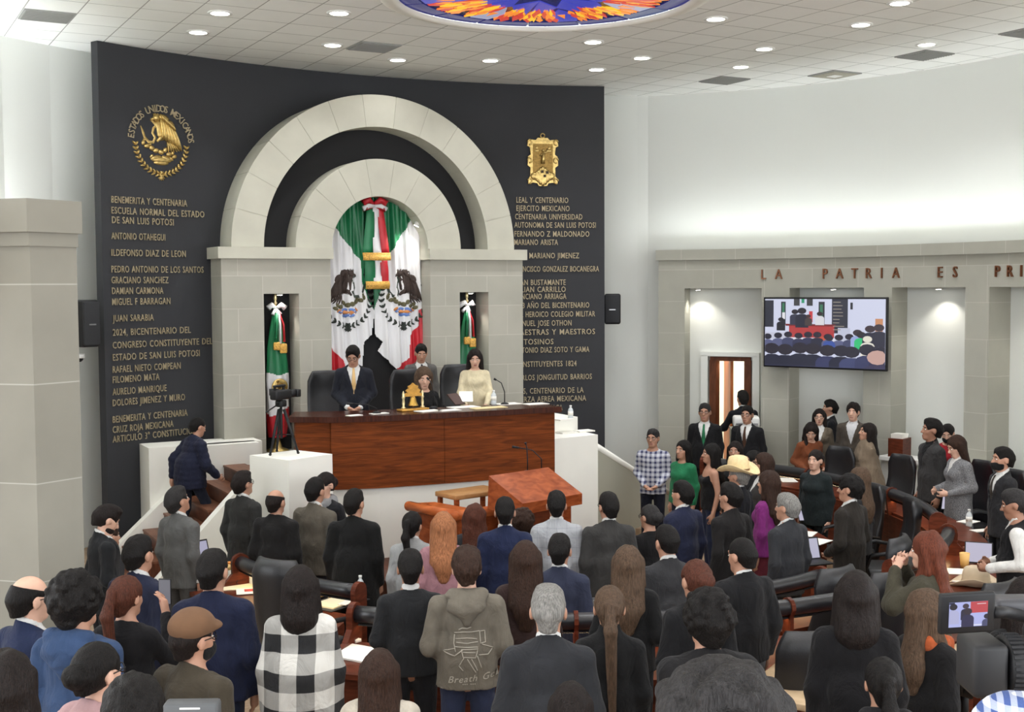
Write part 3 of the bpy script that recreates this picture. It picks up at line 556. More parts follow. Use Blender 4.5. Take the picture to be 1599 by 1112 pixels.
def pole_flag(x, y, label, tilt):
    t = empty('pole_flag', (x, y, 1.4), 0, label, 'flag', 'flags on poles in the arch niches')
    m = MB(); m.tube([(0, .02, .05), (.02*tilt, .02, 1.86)], .014, 8); m.build('pole', GOLD, t)
    m = MB(); m.lathe([(.0, 0), (.028, .03), (.012, .06), (.02, .075), (.024, .1), (.002, .19)], (.02*tilt, .02, 1.83), 10); m.build('finial', mat('pale_gold', (226, 208, 160), .3, .7), t)
    m = MB(); m.lathe([(.14, 0), (.14, .02), (.06, .05), (.04, .12), (.02, .18)], (0, .02, 0), 14); m.build('base', GOLD, t)
    m = MB()
    for s in (-1, 1): m.tube([(.02*tilt, 0, 1.8), (s*.06+.02*tilt, -.03, 1.84), (s*.11, -.03, 1.80)], [.015, .035, .04], 8); m.tube([(.02*tilt, 0, 1.8), (s*.05, -.03, 1.72)], [.015, .025], 6)
    m.build('bow', FW, t)
    def cone(zs, w, name, mts, cols):
        m = MB(); n = 20; V = []; F = []; mi = []
        for z, ww in zip(zs, w):
            for k in range(n): a = 2*PI*k/n; q = 1+.22*math.sin(5*a+z*3); V.append((.02*tilt*z/1.8+ww*q*math.cos(a), .01+ww*.7*q*math.sin(a), z))
        for i in range(len(zs)-1):
            for k in range(n): m_ = cols(zs[i], k); F.append((i*n+k, i*n+(k+1) % n, (i+1)*n+(k+1) % n, (i+1)*n+k)); mi.append(m_)
        m.v = V; m.f = F; m.m = mi; m.sm = [True]*len(F); return m.build(name, mts, t)
    zs = np.linspace(1.74, .18, 150); wd = np.interp(zs, [.18, .4, .9, 1.3, 1.74], [.10, .125, .13, .105, .035])
    cone(zs, wd, 'cloth', [FG, FW, FR], lambda z, k: 0 if z > 1.02 + .05*math.sin(k*.314) else (1 if z > .52+.06*math.sin(k*.314+1) else 2))
    m = MB(); eg = MB(); V = []
    sub = empty('gold_crest'); sub.parent = t
    bpy.data.objects.remove(sub)
    m.lathe([(.001, 0), (.105, 0), (.105, .008), (.08, .012), (.001, .012)], (0, -.105, .82), 20, M=Matrix.Rotation(PI/2, 4, 'X')); mm = m.build('crest_disc', GOLD, t)
    m = MB()
    m.ell((-.01, -.12, .84), (.03, .01, .05)); m.ell((-.03, -.12, .89), (.02, .01, .018))
    for k in range(6): m.ell((.02+.012*k, -.12, .85-.006*k), (.035, .008, .009), Matrix.Rotation(R(60+4*k), 4, 'Y'))
    for k in range(12): a = R(200+140*k/11); m.ell((.085*math.cos(a), -.12, .83+.085*math.sin(a)), (.02, .006, .008), Matrix.Rotation(-a+PI/2, 4, 'Y'))
    m.build('crest_relief', mat('gold_dark', (140, 112, 62), .45, .9), t)
    m = MB(); m.tube([(.0, -.07, 1.76), (-.035, -.11, 1.6), (-.05, -.125, 1.38)], [.02, .03, .035], 8, flat=.4); m.build('green_band', FG, t)
    m = MB(); m.tube([(.01, -.08, 1.76), (.01, -.125, 1.6), (.005, -.135, 1.36)], [.02, .03, .035], 8, flat=.4); m.build('white_band', FW, t)
    m = MB(); m.tube([(.02, -.07, 1.76), (.055, -.11, 1.6), (.06, -.125, 1.38)], [.02, .03, .035], 8, flat=.4); m.build('red_band', FR, t)
    m = MB(); m.rbox((-.03, -.13, 1.33), (.1, .05, .1), .015); m.rbox((.045, -.135, 1.30), (.09, .05, .12), .015); m.build('gold_fringe', FRINGE, t)
pole_flag(4.88, 14.96, 'furled tricolour flag with gold crest on a pole in the left niche', 0)
pole_flag(7.52, 14.96, 'furled green topped flag on a pole in the right niche behind the woman', 2)
# ---------------------------------------------------------------- wall screen
tl = Vector((11.46, 13.47)); tr = Vector((12.13, 11.84)); dx = (tr-tl); wd = dx.length; hz = .945; ang = math.atan2(dx.y, dx.x); mid = (tl+tr)/2
t = empty('wall_screen', (mid.x, mid.y, 2.795), ang, 'large flat wall screen showing the session, hung on the stone columns', 'television')
m = MB(); m.rbox((0, .03, 0), (wd+.03, .05, hz+.03), .008); m.build('casing', BLK, t)
m = MB(); m.box((0, .22, 0), (.4, .34, .3)); m.build('wall_bracket', BLK, t)
SCM = {}
def scr(c, e=.9):
    k = '%02x%02x%02x' % tuple(c)
    m = mat('screen_'+k, (12, 12, 14), .35); b = m.node_tree.nodes['Principled BSDF']
    b.inputs['Emission Color'].default_value = srgb(c); b.inputs['Emission Strength'].default_value = e*.62; return m
def picture(root, name, w_, h_, y, rects, blobs):
    """flat picture on a lit screen: rectangles and people shapes in 0..1 screen units (v down)"""
    cols = []; m = MB()
    def ci(c):
        c = tuple(c)
        if c not in cols: cols.append(c)
        return cols.index(c)
    X = lambda u: (u-.5)*w_; Z = lambda v: (.5-v)*h_
    for k, (u0, v0, u1, v1, c) in enumerate(rects):
        yy = y-.0004*(k > 0)-.00003*k; m.add([(X(u0), yy, Z(v1)), (X(u1), yy, Z(v1)), (X(u1), yy, Z(v0)), (X(u0), yy, Z(v0))], [(0, 1, 2, 3)], ci(c))
    for k, (u, v, s, c, hc) in enumerate(blobs):
        yy = y-.0016-.00004*k; P = [(-1, 3.2), (-1, 1.4), (-.8, 1.05), (-.35, .85), (.35, .85), (.8, 1.05), (1, 1.4), (1, 3.2)]
        m.add([(X(min(.999, max(.001, u+s*a*.62))), yy, Z(min(.995, v+s*b*.95))) for a, b in P], [tuple(range(8))], ci(c))
        m.add([(X(min(.999, max(.001, u+s*.42*math.cos(q)))), yy-.00002, Z(min(.995, v+s*.28+s*.95*.55*math.sin(q)))) for q in np.linspace(0, 2*PI, 13)[:-1]], [tuple(range(12))], ci(hc))
    return m.build(name, [scr(c) for c in cols], root)
rnd = random.Random(3)
rects = [(0, 0, 1, 1, (206, 210, 232)), (0, .02, .075, .42, (44, 46, 60)), (.57, 0, .70, .5, (44, 46, 60)), (.14, .04, .18, .38, (40, 40, 52)), (.46, .04, .51, .38, (40, 40, 52)), (.15, .06, .17, .2, (60, 120, 90)), (.15, .2, .175, .3, (225, 225, 230)), (.47, .08, .495, .25, (60, 120, 90)), (.25, 0, .3, .1, (60, 60, 64)), (.36, 0, .41, .1, (60, 60, 64)), (.315, 0, .34, .06, (50, 150, 110)), (.38, .18, .41, .34, (196, 60, 66)), (.18, .37, .60, .40, (120, 36, 40)), (.21, .40, .59, .57, (176, 58, 60)), (.21, .57, .59, .63, (222, 222, 232)), (.45, .55, .54, .62, (196, 84, 60)), (0, .5, .2, .6, (196, 198, 216)), (.72, .05, .74, .15, (40, 40, 48)), (.92, .28, .98, .46, (200, 140, 100)), (0, .93, 1, 1, (70, 74, 110)), (.62, .42, .72, .62, (190, 194, 214))]
for k in range(9): rects.append((.58, .04+.05*k, .58+.05+.05*rnd.random(), .052+.05*k, (150, 140, 130)))
bl = [(.26, .17, .07, (52, 54, 74), (40, 36, 44)), (.32, .15, .09, (36, 38, 56), (36, 34, 44)), (.375, .24, .05, (70, 60, 60), (70, 50, 50)), (.47, .2, .06, (214, 214, 220), (50, 40, 44)), (.14, .29, .06, (34, 34, 44), (34, 34, 44))]
for k in range(12): bl.append((.03+.085*k+rnd.uniform(-.01, .01), .5+.04*rnd.random(), .085, rnd.choice([(52, 54, 84), (66, 70, 104), (40, 42, 62), (90, 94, 130)]), (38, 36, 52)))
bl += [(.55, .55, .08, (60, 84, 160), (40, 36, 50)), (.78, .46, .09, (150, 166, 214), (60, 50, 60)), (.81, .49, .09, (52, 190, 120), (40, 34, 44)), (.88, .40, .10, (44, 44, 62), (60, 48, 56)), (.95, .38, .1, (44, 44, 62), (60, 48, 56)), (.86, .55, .09, (226, 222, 210), (226, 222, 206))]
for k in range(9): bl.append((.06+.115*k+rnd.uniform(-.02, .02), .68+.05*rnd.random(), .16, rnd.choice([(44, 46, 76), (54, 58, 96), (36, 38, 58), (64, 70, 110)]), rnd.choice([(40, 38, 54), (96, 98, 116), (44, 40, 52)])))
bl.append((.94, .78, .2, (60, 56, 84), (196, 160, 150)))
picture(t, 'screen', wd-.02, hz-.02, .003, rects, bl)
# ---------------------------------------------------------------- wall speakers, dome camera
def speaker(x, y, z, h, rz, label):
    t = empty('wall_speaker', (x, y, z), rz, label, 'speaker', 'black wall speakers'); 
    m = MB(); m.rbox((0, 0, h/2), (.23, .2, h), .03, seg=3); m.build('cabinet', BLK, t)
    m = MB(); m.rbox((0, -.1, h/2), (.21, .03, h-.04), .012, seg=3); m.build('grille', mat('speaker_cloth', (38, 39, 42), .8, bump=.3, bscale=600), t)
    m = MB(); m.box((0, -.118, h*.48), (.09, .006, .016)); m.build('badge', STEEL, t)
    m = MB(); m.tube([(0, .09, h*.5), (0, .3, h*.5)], .018, 8); m.build('bracket', BLK, t)
speaker(2.52, 14.5, 2.80, .53, R(28), 'black wall speaker at the left end of the black wall')
speaker(9.92, 14.98, 2.90, .44, R(-35), 'black wall speaker on the white wall right of the black wall')
t = empty('dome_camera', (2.46, 14.62, 2.62), 0, 'small white dome security camera under the left wall speaker', 'security camera')
m = MB(); m.lathe([(.001, .1), (.06, .1), (.06, .06), (.055, .05)], n=16); m.build('mount', RIM, t); m = MB(); m.ell((0, 0, .05), (.045, .045, .045)); m.build('dome', BLK, t)
m = MB(); m.box((-.05, .12, .09), (.1, .24, .02)); m.build('bracket', RIM, t)
# ---------------------------------------------------------------- doorway
a = R(36.3); T = Matrix.Translation((pol(RC, RW-.02, 36.3)[0], pol(RC, RW-.02, 36.3)[1], .34)) @ Matrix.Rotation(a-PI/2, 4, 'Z')   # local x along the wall, y outwards
DW = wood('door_wood', (150, 84, 42), (178, 104, 56), (8, 8, 1.5), .4)
t = empty('door_2'); t.matrix_world = T; t['kind'] = 'structure'
m = MB(); m.box((-.26, .05, 1.0), (.10, .2, 2.02)); m.box((.26, .05, 1.0), (.1, .2, 2.02)); m.box((0, .05, 2.03), (.6, .2, .06)); o = m.build('door_frame', wood('door_frame_wood', (78, 44, 28), (104, 62, 42), (8, 8, 2), .4), t); struct(o)
m = MB(); m.box((-.12, .33, 1.0), (.045, .62, 1.98), R(24)); o = m.build('door_leaf', DW, t); struct(o)
m = MB(); m.box((-.06, .5, .98), (.1, .03, .03)); struct(m.build('door_handle', STEEL, t))
m = MB(); m.box((-.38, -.01, 1.02), (.10, .14, 2.12)); m.box((.39, -.01, 1.02), (.10, .14, 2.12)); m.box((0, -.01, 2.1), (.88, .14, .06)); o = m.build('trim_9', WALLW); o.matrix_world = T; struct(o)
# ---------------------------------------------------------------- people: smooth bodies grown from joints, clothes grown round them
NL = np.random.RandomState(7).rand(32, 32, 32).astype(np.float32)
def vnoise(P):
    """smooth noise in -1..1 at points (n,3)"""
    f = np.floor(P).astype(int); t = (P-f).astype(np.float32); t = t*t*(3-2*t); f &= 31; g = (f+1) & 31; out = 0
    for i in (0, 1):
        for j in (0, 1):
            for k in (0, 1):
                wgt = (t[:, 0] if i else 1-t[:, 0])*(t[:, 1] if j else 1-t[:, 1])*(t[:, 2] if k else 1-t[:, 2])
                out = out + wgt*NL[(g if i else f)[:, 0], (g if j else f)[:, 1], (g if k else f)[:, 2]]
    return out*2-1
I4 = np.eye(4)
def rotm(ax, deg, piv=(0, 0, 0)):
    M = Matrix.Translation(piv) @ Matrix.Rotation(R(deg), 4, ax) @ Matrix.Translation(-Vector(piv)); return np.array(M)
def tp(T, p): p = np.asarray(p, float); return T[:3, :3] @ p + T[:3, 3]
class Field:
    def __init__(s, lo, hi, res, zs=None):
        s.xs = np.arange(lo[0], hi[0]+res, res, dtype=np.float32); s.ys = np.arange(lo[1], hi[1]+res, res, dtype=np.float32)
        s.zs = np.asarray(zs if zs is not None else np.arange(lo[2], hi[2]+res, res), np.float32)
        s.f = np.full((len(s.xs), len(s.ys), len(s.zs)), .2, np.float32)
    def win(s, lo, hi):
        sl = [slice(max(0, np.searchsorted(a, l)-1), np.searchsorted(a, h)+1) for a, l, h in zip((s.xs, s.ys, s.zs), lo, hi)]
        return tuple(sl), s.xs[sl[0]][:, None, None], s.ys[sl[1]][None, :, None], s.zs[sl[2]][None, None, :]
    def put(s, fn, lo, hi, k, op='add'):
        pad = k+.035; sl, X, Y, Z = s.win([l-pad for l in lo], [h+pad for h in hi])
        if 0 in s.f[sl].shape: return
        d = fn(X, Y, Z); a = s.f[sl]
        if op == 'add': h = np.maximum(k-np.abs(a-d), 0)/max(k, 1e-6); s.f[sl] = np.minimum(a, d)-h*h*k*.25
        else: d = -d; h = np.maximum(k-np.abs(a-d), 0)/max(k, 1e-6); s.f[sl] = np.maximum(a, d)+h*h*k*.25
    def cap(s, a, b, ra, rb, k=.02, T=None, fy=1, op='add'):
        """cone capsule a-b; fy flattens front to back in the local frame"""
        T = I4 if T is None else T; a = np.asarray(a, float); b = np.asarray(b, float); Ti = np.linalg.inv(T); A = Ti[:3, :3]; o = Ti[:3, 3]
        d = b-a; dd = float(d@d)+1e-9; m = max(ra, rb)
        def fn(X, Y, Z):
            x = A[0, 0]*X+A[0, 1]*Y+A[0, 2]*Z+o[0]-a[0]; y = (A[1, 0]*X+A[1, 1]*Y+A[1, 2]*Z+o[1]-a[1]); z = A[2, 0]*X+A[2, 1]*Y+A[2, 2]*Z+o[2]-a[2]
            t = np.clip((x*d[0]+y*d[1]+z*d[2])/dd, 0, 1)
            ex, ey, ez = x-t*d[0], (y-t*d[1])/fy, z-t*d[2]
            return (np.sqrt(ex*ex+ey*ey+ez*ez)-(ra+(rb-ra)*t))*(fy if fy < 1 else 1)
        pa, pb = tp(T, a), tp(T, b); m *= max(1, fy); s.put(fn, np.minimum(pa, pb)-m, np.maximum(pa, pb)+m, k, op)
    def ell(s, c, r, k=.02, T=None, op='add'):
        T = I4 if T is None else T; Ti = np.linalg.inv(T); A = Ti[:3, :3]; o = Ti[:3, 3]; m = max(r); q = min(r)
        def fn(X, Y, Z):
            x = (A[0, 0]*X+A[0, 1]*Y+A[0, 2]*Z+o[0]-c[0])/r[0]; y = (A[1, 0]*X+A[1, 1]*Y+A[1, 2]*Z+o[1]-c[1])/r[1]; z = (A[2, 0]*X+A[2, 1]*Y+A[2, 2]*Z+o[2]-c[2])/r[2]
            g = np.sqrt(x*x+y*y+z*z); h = np.sqrt((x/r[0])**2+(y/r[1])**2+(z/r[2])**2)+1e-6
            return g*(g-1)/h
        p = tp(T, c); s.put(fn, p-m, p+m, k, op)
    def cut(s, p, n, T=None):
        """keep the side where (x-p).n < 0"""
        T = I4 if T is None else T; p = tp(T, p); n = T[:3, :3] @ np.asarray(n, float); n /= np.linalg.norm(n)
        d = (s.xs[:, None, None]-p[0])*n[0]+(s.ys[None, :, None]-p[1])*n[1]+(s.zs[None, None, :]-p[2])*n[2]; s.f = np.maximum(s.f, d.astype(np.float32))
    def fn(s, f):
        s.f = np.maximum(s.f, f(s.xs[:, None, None], s.ys[None, :, None], s.zs[None, None, :]).astype(np.float32))
    def mesh(s):
        f = np.pad(s.f, 1, constant_values=.05); xs, ys, zs = [np.concatenate([[a[0]-.01], a, [a[-1]+.01]]) for a in (s.xs, s.ys, s.zs)]
        S = f < 0; n = S[:-1, :-1, :-1].astype(np.int8); cnt = np.zeros(n.shape, np.int8)
        for i in (0, 1):
            for j in (0, 1):
                for k in (0, 1): cnt += S[i:S.shape[0]-1+i, j:S.shape[1]-1+j, k:S.shape[2]-1+k]
        act = np.nonzero((cnt > 0) & (cnt < 8)); N = len(act[0])
        vid = np.full(cnt.shape, -1, np.int32); vid[act] = np.arange(N)
        off = [(i, j, k) for i in (0, 1) for j in (0, 1) for k in (0, 1)]
        c = np.stack([f[act[0]+i, act[1]+j, act[2]+k] for i, j, k in off]); acc = np.zeros((N, 3)); num = np.zeros(N)
        for a in range(8):
            for ax in range(3):
                o = off[a]
                if o[ax]: continue
                o2 = list(o); o2[ax] = 1; b = off.index(tuple(o2)); va, vb = c[a], c[b]; mk = (va < 0) != (vb < 0); t = np.where(mk, va/(va-vb+1e-12), 0)
                for q in range(3): acc[:, q] += mk*(o[q] + (t if q == ax else 0))
                num += mk
        P = acc/num[:, None]; V = np.empty((N, 3), np.float32)
        for q, g in enumerate((xs, ys, zs)): i = act[q]; V[:, q] = g[i]+(g[i+1]-g[i])*P[:, q]
        Q = []
        for ax in range(3):
            a = S[tuple(slice(0, -1) if q == ax else slice(1, -1) for q in range(3))]; b = S[tuple(slice(1, None) if q == ax else slice(1, -1) for q in range(3))]
            e = np.nonzero(a != b); sg = a[e]; e = [e[q]+(0 if q == ax else 1) for q in range(3)]; u, v = (ax+1) % 3, (ax+2) % 3
            def g(du, dv): i = list(e); i[u] = i[u]-du; i[v] = i[v]-dv; return vid[tuple(i)]
            q4 = np.stack([g(1, 1), g(0, 1), g(0, 0), g(1, 0)], 1); q4[~sg] = q4[~sg][:, ::-1]; Q.append(q4)
        Q = np.concatenate(Q); return V, Q
def normals(V, Q):
    n = np.cross(V[Q[:, 2]]-V[Q[:, 0]], V[Q[:, 3]]-V[Q[:, 1]]); N = np.zeros_like(V)
    for k in range(4): np.add.at(N, Q[:, k], n)
    return N/(np.linalg.norm(N, axis=1, keepdims=True)+1e-9)
def rough_up(V, Q, amp, fr, seed=0):
    N = normals(V, Q); return V + N*(amp*vnoise(V*np.asarray(fr)+seed*3.7))[:, None]
SKIN = {k: mat('skin_'+k, c, .55, noise=.06, nscale=20) for k, c in (('light', (202, 160, 138)), ('mid', (174, 130, 107)), ('tan', (152, 109, 87)))}
LIP = mat('lips', (146, 92, 80), .5); EYEW = mat('eye_white', (214, 208, 200), .3); IRIS = mat('iris', (40, 28, 22), .2)
def hairm(name, c, c2=None):
    m = mat('hair_'+name, c, .5, noise=.45, nscale=5, bump=1.0, bscale=9, stretch=(30, 30, 4), spec=.18); return m
HAIR = {k: hairm(k, c) for k, c in (('black', (20, 17, 16)), ('dark', (29, 22, 20)), ('brown', (52, 35, 27)), ('reddish', (80, 44, 32)), ('auburn', (100, 52, 36)), ('blonde', (158, 104, 70)), ('grey', (128, 126, 122)), ('pepper', (46, 44, 44)), ('ash', (84, 66, 52)))}
FAB = set()
def folds(m):
    """soft creases of cloth as a broad bump under the weave"""
    if m.name in FAB: return m
    FAB.add(m.name); nt = m.node_tree; bs = nt.nodes['Principled BSDF']; old = bs.inputs['Normal'].links[0].from_node
    tc = nt.nodes.new('ShaderNodeTexCoord'); mp = nt.nodes.new('ShaderNodeMapping'); mp.inputs['Scale'].default_value = (1, 1, .55); mp.inputs['Rotation'].default_value = (.25, .35, 0)
    n = nt.nodes.new('ShaderNodeTexNoise'); n.inputs['Scale'].default_value = 9; n.inputs['Detail'].default_value = 3; n.inputs['Distortion'].default_value = 1.2
    b = nt.nodes.new('ShaderNodeBump'); b.inputs['Strength'].default_value = .55; b.inputs['Distance'].default_value = .045
    nt.links.new(tc.outputs['Object'], mp.inputs[0]); nt.links.new(mp.outputs[0], n.inputs['Vector']); nt.links.new(n.outputs[0], b.inputs['Height']); nt.links.new(b.outputs[0], old.inputs['Normal'])
    return m
def fab(c, rough=.9, bump=.25, noise=.12):
    g_ = sum(c)/3; c = tuple(int((v*.86+g_*.14)*(.70+.22*min(1, g_/190))) for v in c); k = 'fabric_%02x%02x%02x' % tuple(c); return folds(mat(k, c, rough, noise=noise, nscale=14, bump=bump, bscale=260, spec=.2, sheen=.05))
def person(x, y, z, S, th, label, skin='mid', hair='black', cut='short', top='jacket', tc=(40, 41, 45), bc=(34, 35, 40), pose='side', fem=False, girth=1.0, head=(0, 0), lean=0, shirt=(222, 222, 220), tie=None, extra=(), res=None, topmat=None, legs='stand', hem=None, group=None, shoe=(24, 22, 22), tilt=0, hw=1.0, scarf=(150, 150, 152)):
    seat = legs == 'seated'; full = S if not seat else S+.42; sc_ = full/1.745; d = math.hypot(x, y)
    if res is None: res = .0075 if d < 7.5 else (.0095 if d < 12 else .011)
    rr = res/sc_
    zsh = -.42/sc_ if seat else 0
    U = rotm('X', -lean, (0, 0, .93))                                   # upper body leans forward
    Hd = U @ rotm('Z', head[0], (0, 0, 1.5)) @ rotm('X', -head[1], (0, -.01, 1.52)) @ rotm('Y', tilt, (0, 0, 1.5)) @ np.array(Matrix.Translation((0, 0, 1.5)) @ Matrix.Scale(1.075, 4) @ Matrix.Translation((0, 0, -1.5)))
    sw = .160 if not fem else .136; g = girth; tg = .5+.5*g
    SH = {s: np.array((s*(sw+.014), -.01, 1.368)) for s in (-1, 1)}; EL = {}; WR = {}; HDIR = {}
    pz = pose if isinstance(pose, tuple) else (pose, pose)               # right (+1) arm, left (-1) arm
    for s, p in ((1, pz[0]), (-1, pz[1])):
        if p == 'side': e, w_, h = (s*(sw+.058*tg), -.045, 1.115), (s*(sw+.062*tg), .02, .87), (s*-.05, .25, -1)
        elif p == 'clasp': e, w_, h = (s*(sw+.072*tg), -.035, 1.12), (s*.085, .19*tg, .97), (-s*.75, .35, -.45)
        elif p == 'waist': e, w_, h = (s*(sw+.075*tg), -.06, 1.13), (s*.15, .21, 1.06), (-s*.55, .7, -.1)
        elif p == 'table': e, w_, h = (s*(sw+.07), .08, 1.12), (s*.14, .30, .96), (-s*.3, .8, -.35)
        elif p == 'phone': e, w_, h = (s*(sw+.09), .12, 1.18), (s*.12, .30, 1.43), (-s*.3, .25, .9)
        elif p == 'mouth': e, w_, h = (s*(sw+.08), .17, 1.24), (s*.07, .20, 1.46), (-s*.45, -.2, .75)
        elif p == 'swing': e, w_, h = (s*(sw+.09), .06, 1.13), (s*(sw+.05), .27, .99), (0, .9, -.4)
        elif p == 'back': e, w_, h = (s*(sw+.09), -.14, 1.14), (s*(sw+.06), -.15, .90), (0, .1, -1)
        elif p == 'reach': e, w_, h = (s*(sw+.10), .10, 1.16), (s*(sw+.14), .34, 1.10), (0, .9, -.3)
        elif p == 'raise': e, w_, h = (s*(sw+.22), .05, 1.34), (s*(sw+.16), .28, 1.46), (-s*.3, .8, .2)
        EL[s], WR[s] = np.array(e), np.array(w_); h = np.array(h, float); HDIR[s] = h/np.linalg.norm(h)
    L = {}
    for s in (-1, 1):
        if seat: L[s] = [(s*.09, 0, .90), (s*.11, .40, .92), (s*.11, .42, .50), (s*.11, .54, .46)]
        elif legs == 'stride': a = .2 if s > 0 else -.22; L[s] = [(s*.09, 0, .92), (s*.095, .17 if s > 0 else -.03, .58 if s > 0 else .50), (s*.10, .16 if s > 0 else -.16, .27 if s > 0 else .10), (s*.105, .30 if s > 0 else -.03, .22 if s > 0 else .045)]
        else: L[s] = [(s*.088, -.005, .92), (s*.098, .015, .50), (s*.105, -.015, .09), (s*.125, .12, .042)]
    root_loc = (x, y, z + zsh*sc_); rot = R(th)
    # ---- body, one continuous skin surface
    zz = np.unique(np.concatenate([np.arange(.02 if not seat else .44, .72, .028), np.arange(.72, 1.2, rr*1.25), np.arange(1.2, 1.45, rr*1.7), np.arange(1.45, 1.80, rr)]).round(4))
    ymx = .40 if (set(pz) & {'table', 'phone', 'mouth', 'swing', 'reach', 'raise', 'clasp', 'waist'} or lean or abs(head[1]) > 12) else .24
    if seat: ymx = .66
    ymx += lean*.011
    B = Field((-.50, -.26, 0), (.50, ymx, 0), rr*1.15, zz)
    B.ell((0, -.005, .95), (.158*tg, .112*g, .13), .03); B.ell((0, 0, 1.10), (.138*tg, .10*g, .16), .04, U); B.ell((0, 0, 1.29), (.155, .108, .17), .05, U)
    [B.cap((0, -.012, 1.415), (s*(sw-.002), -.01, 1.372), .052, .042, .03, U) for s in (-1, 1)]; B.cap((0, -.012, 1.38), (0, -.008, 1.475), .080, .054, .04, U, .85)
    nk = .05 if not fem else .043
    hb = tp(Hd, (0, .004, 1.56)); B.cap(tp(U, (0, -.012, 1.44)), hb, nk+.004, nk, .025)
    for s in (-1, 1):
        B.cap(SH[s], EL[s], .047, .038, .03, U); B.cap(EL[s], WR[s], .038, .026, .02, U)
        P0 = WR[s]; h = HDIR[s]; side = np.cross(h, (0, 1, 0) if abs(h[1]) < .7 else (0, 0, 1)); side /= np.linalg.norm(side); nrm = np.cross(side, h)
        if s*side[0] < 0: side = -side
        inn = -side if abs(h[2]) > .5 else side
        thumb_side = np.array((0, 1, 0.)) - h*h[1] if abs(h[1]) < .7 else np.array((0, 0, 1.)) - h*h[2]; thumb_side /= np.linalg.norm(thumb_side); acr = thumb_side; pn = np.cross(h, acr)
        if pn[0]*s > 0: pn = -pn
        B.cap(P0, P0+h*.075, .024, .027, .012, U); B.cap(P0+h*.03+acr*.018, P0+h*.08+acr*.022, .016, .014, .01, U); B.cap(P0+h*.03-acr*.018, P0+h*.08-acr*.024, .016, .014, .01, U)
        for i_, (o_, ln) in enumerate(((.030, .066), (.010, .075), (-.010, .070), (-.029, .055))):
            q0 = P0+h*.085+acr*o_; q1 = q0+h*ln*.55+pn*.010; q2 = q1+h*ln*.4+pn*.026; B.cap(q0, q1, .0092, .0085, .004, U); B.cap(q1, q2, .0085, .007, .002, U)
        t0 = P0+h*.03+acr*.026; t1 = t0+h*.035+acr*.028+pn*.008; B.cap(t0, t1, .0125, .0105, .006, U); B.cap(t1, t1+h*.032+acr*.004+pn*.01, .0105, .008, .003, U)
        a, b, c, dd = L[s]; B.cap(a, b, .082, .052, .03); B.cap(b, c, .052, .036, .02); B.cap(np.array(c)+(0, -.02, -.045), np.array(dd), .034, .030, .02)
    # head with a face
    q = hw
    B.ell((0, -.010, 1.625), (.074*q, .093, .090), .02, Hd); B.ell((0, .028, 1.562), (.058*q, .062, .072), .03, Hd); B.cap((-.014, .066, 1.512), (.014, .066, 1.512), .022, .022, .025, Hd)
    B.cap((-.034, .072, 1.628), (.034, .072, 1.628), .013, .013, .012, Hd); B.cap((-.042, .052, 1.575), (-.05, .03, 1.60), .02, .02, .02, Hd); B.cap((.042, .052, 1.575), (.05, .03, 1.60), .02, .02, .02, Hd)
    for s in (-1, 1): B.ell((s*.030, .092, 1.606), (.017, .014, .011), .01, Hd, 'sub')
    B.cap((0, .084, 1.612), (0, .107, 1.574), .0085, .0125, .008, Hd)
    for s in (-1, 1): B.ell((s*.012, .094, 1.570), (.009, .012, .008), .006, Hd); B.ell((s*.077*q, -.008, 1.592), (.011, .021, .033), .006, Hd)
    B.cap((-.017, .087, 1.539), (.017, .087, 1.539), .0075, .0075, .006, Hd); B.cap((-.014, .086, 1.529), (.014, .086, 1.529), .008, .008, .005, Hd)
    V, Q = B.mesh(); HT = np.linalg.inv(Hd); fc = V[Q].mean(1); hl = fc @ HT[:3, :3].T + HT[:3, 3]
    mi = ((np.abs(hl[:, 0]) < .020) & (hl[:, 1] > .082) & (np.abs(hl[:, 2]-1.534) < .0085)).astype(int)
    body = np_mesh('person', V*sc_, Q, [SKIN[skin], LIP], None, True, mi); body.location = root_loc; body.rotation_euler = (0, 0, rot)
    tag(body, label, 'person', group)
    def part(name, F, mt, amp=0, fr=(9, 9, 5), seed=0, mi_fn=None):
        V, Q = F.mesh()
        if len(V) < 8: return None
        if amp: V = rough_up(V, Q, amp, fr, seed)
        return np_mesh(name, V*sc_, Q, mt, body, True, mi_fn(V[Q].mean(1)) if mi_fn else None)
    seed = int(abs(x*37+y*91)) % 50
    # ---- eyes
    m = MB()
    for s in (-1, 1): m = MB(); m.ell(tp(Hd, (s*.0305, .078, 1.6055))*sc_, (.0140*sc_, .0098*sc_, .0058*sc_), Matrix(Hd.tolist()).to_3x3().to_4x4(), 0, 10, 6); m.ell(tp(Hd, (s*.0305, .0865, 1.6055))*sc_, (.0062*sc_, .0030*sc_, .0050*sc_), Matrix(Hd.tolist()).to_3x3().to_4x4(), 1, 8, 5); m.build('eye', [EYEW, IRIS], body)
    # ---- hair
    hm = HAIR[hair]
    if cut != 'none':
        long_ = cut in ('long', 'wavy', 'pony', 'bob', 'longpony')
        zl = {'long': 1.18, 'wavy': 1.16, 'bob': 1.40, 'pony': 1.2, 'longpony': 1.05}.get(cut, 1.42); hr = .006 if d < 8 else .0085; hr /= sc_
        c0 = tp(Hd, (0, 0, 1.6)); lo = c0-(.2, .24, (1.62-zl)+.1); hi = c0+(.2, .2, .2)
        if lean > 15: lo -= (0, .05, 0); hi += (0, .1, 0)
        F = Field(lo, hi, hr); th_ = {'short': .007, 'buzz': .004, 'bald': .005, 'full': .018, 'curly': .030, 'side': .010, 'crop': .010}.get(cut, .010)
        F.ell((0, -.012, 1.628), (.075*q+th_, .094+th_, .090+th_), .01, Hd)
        if cut in ('short', 'side', 'full', 'crop'): F.ell((0, .018, 1.684), (.056+th_*.5, .060, .036+th_*.6), .03, Hd)
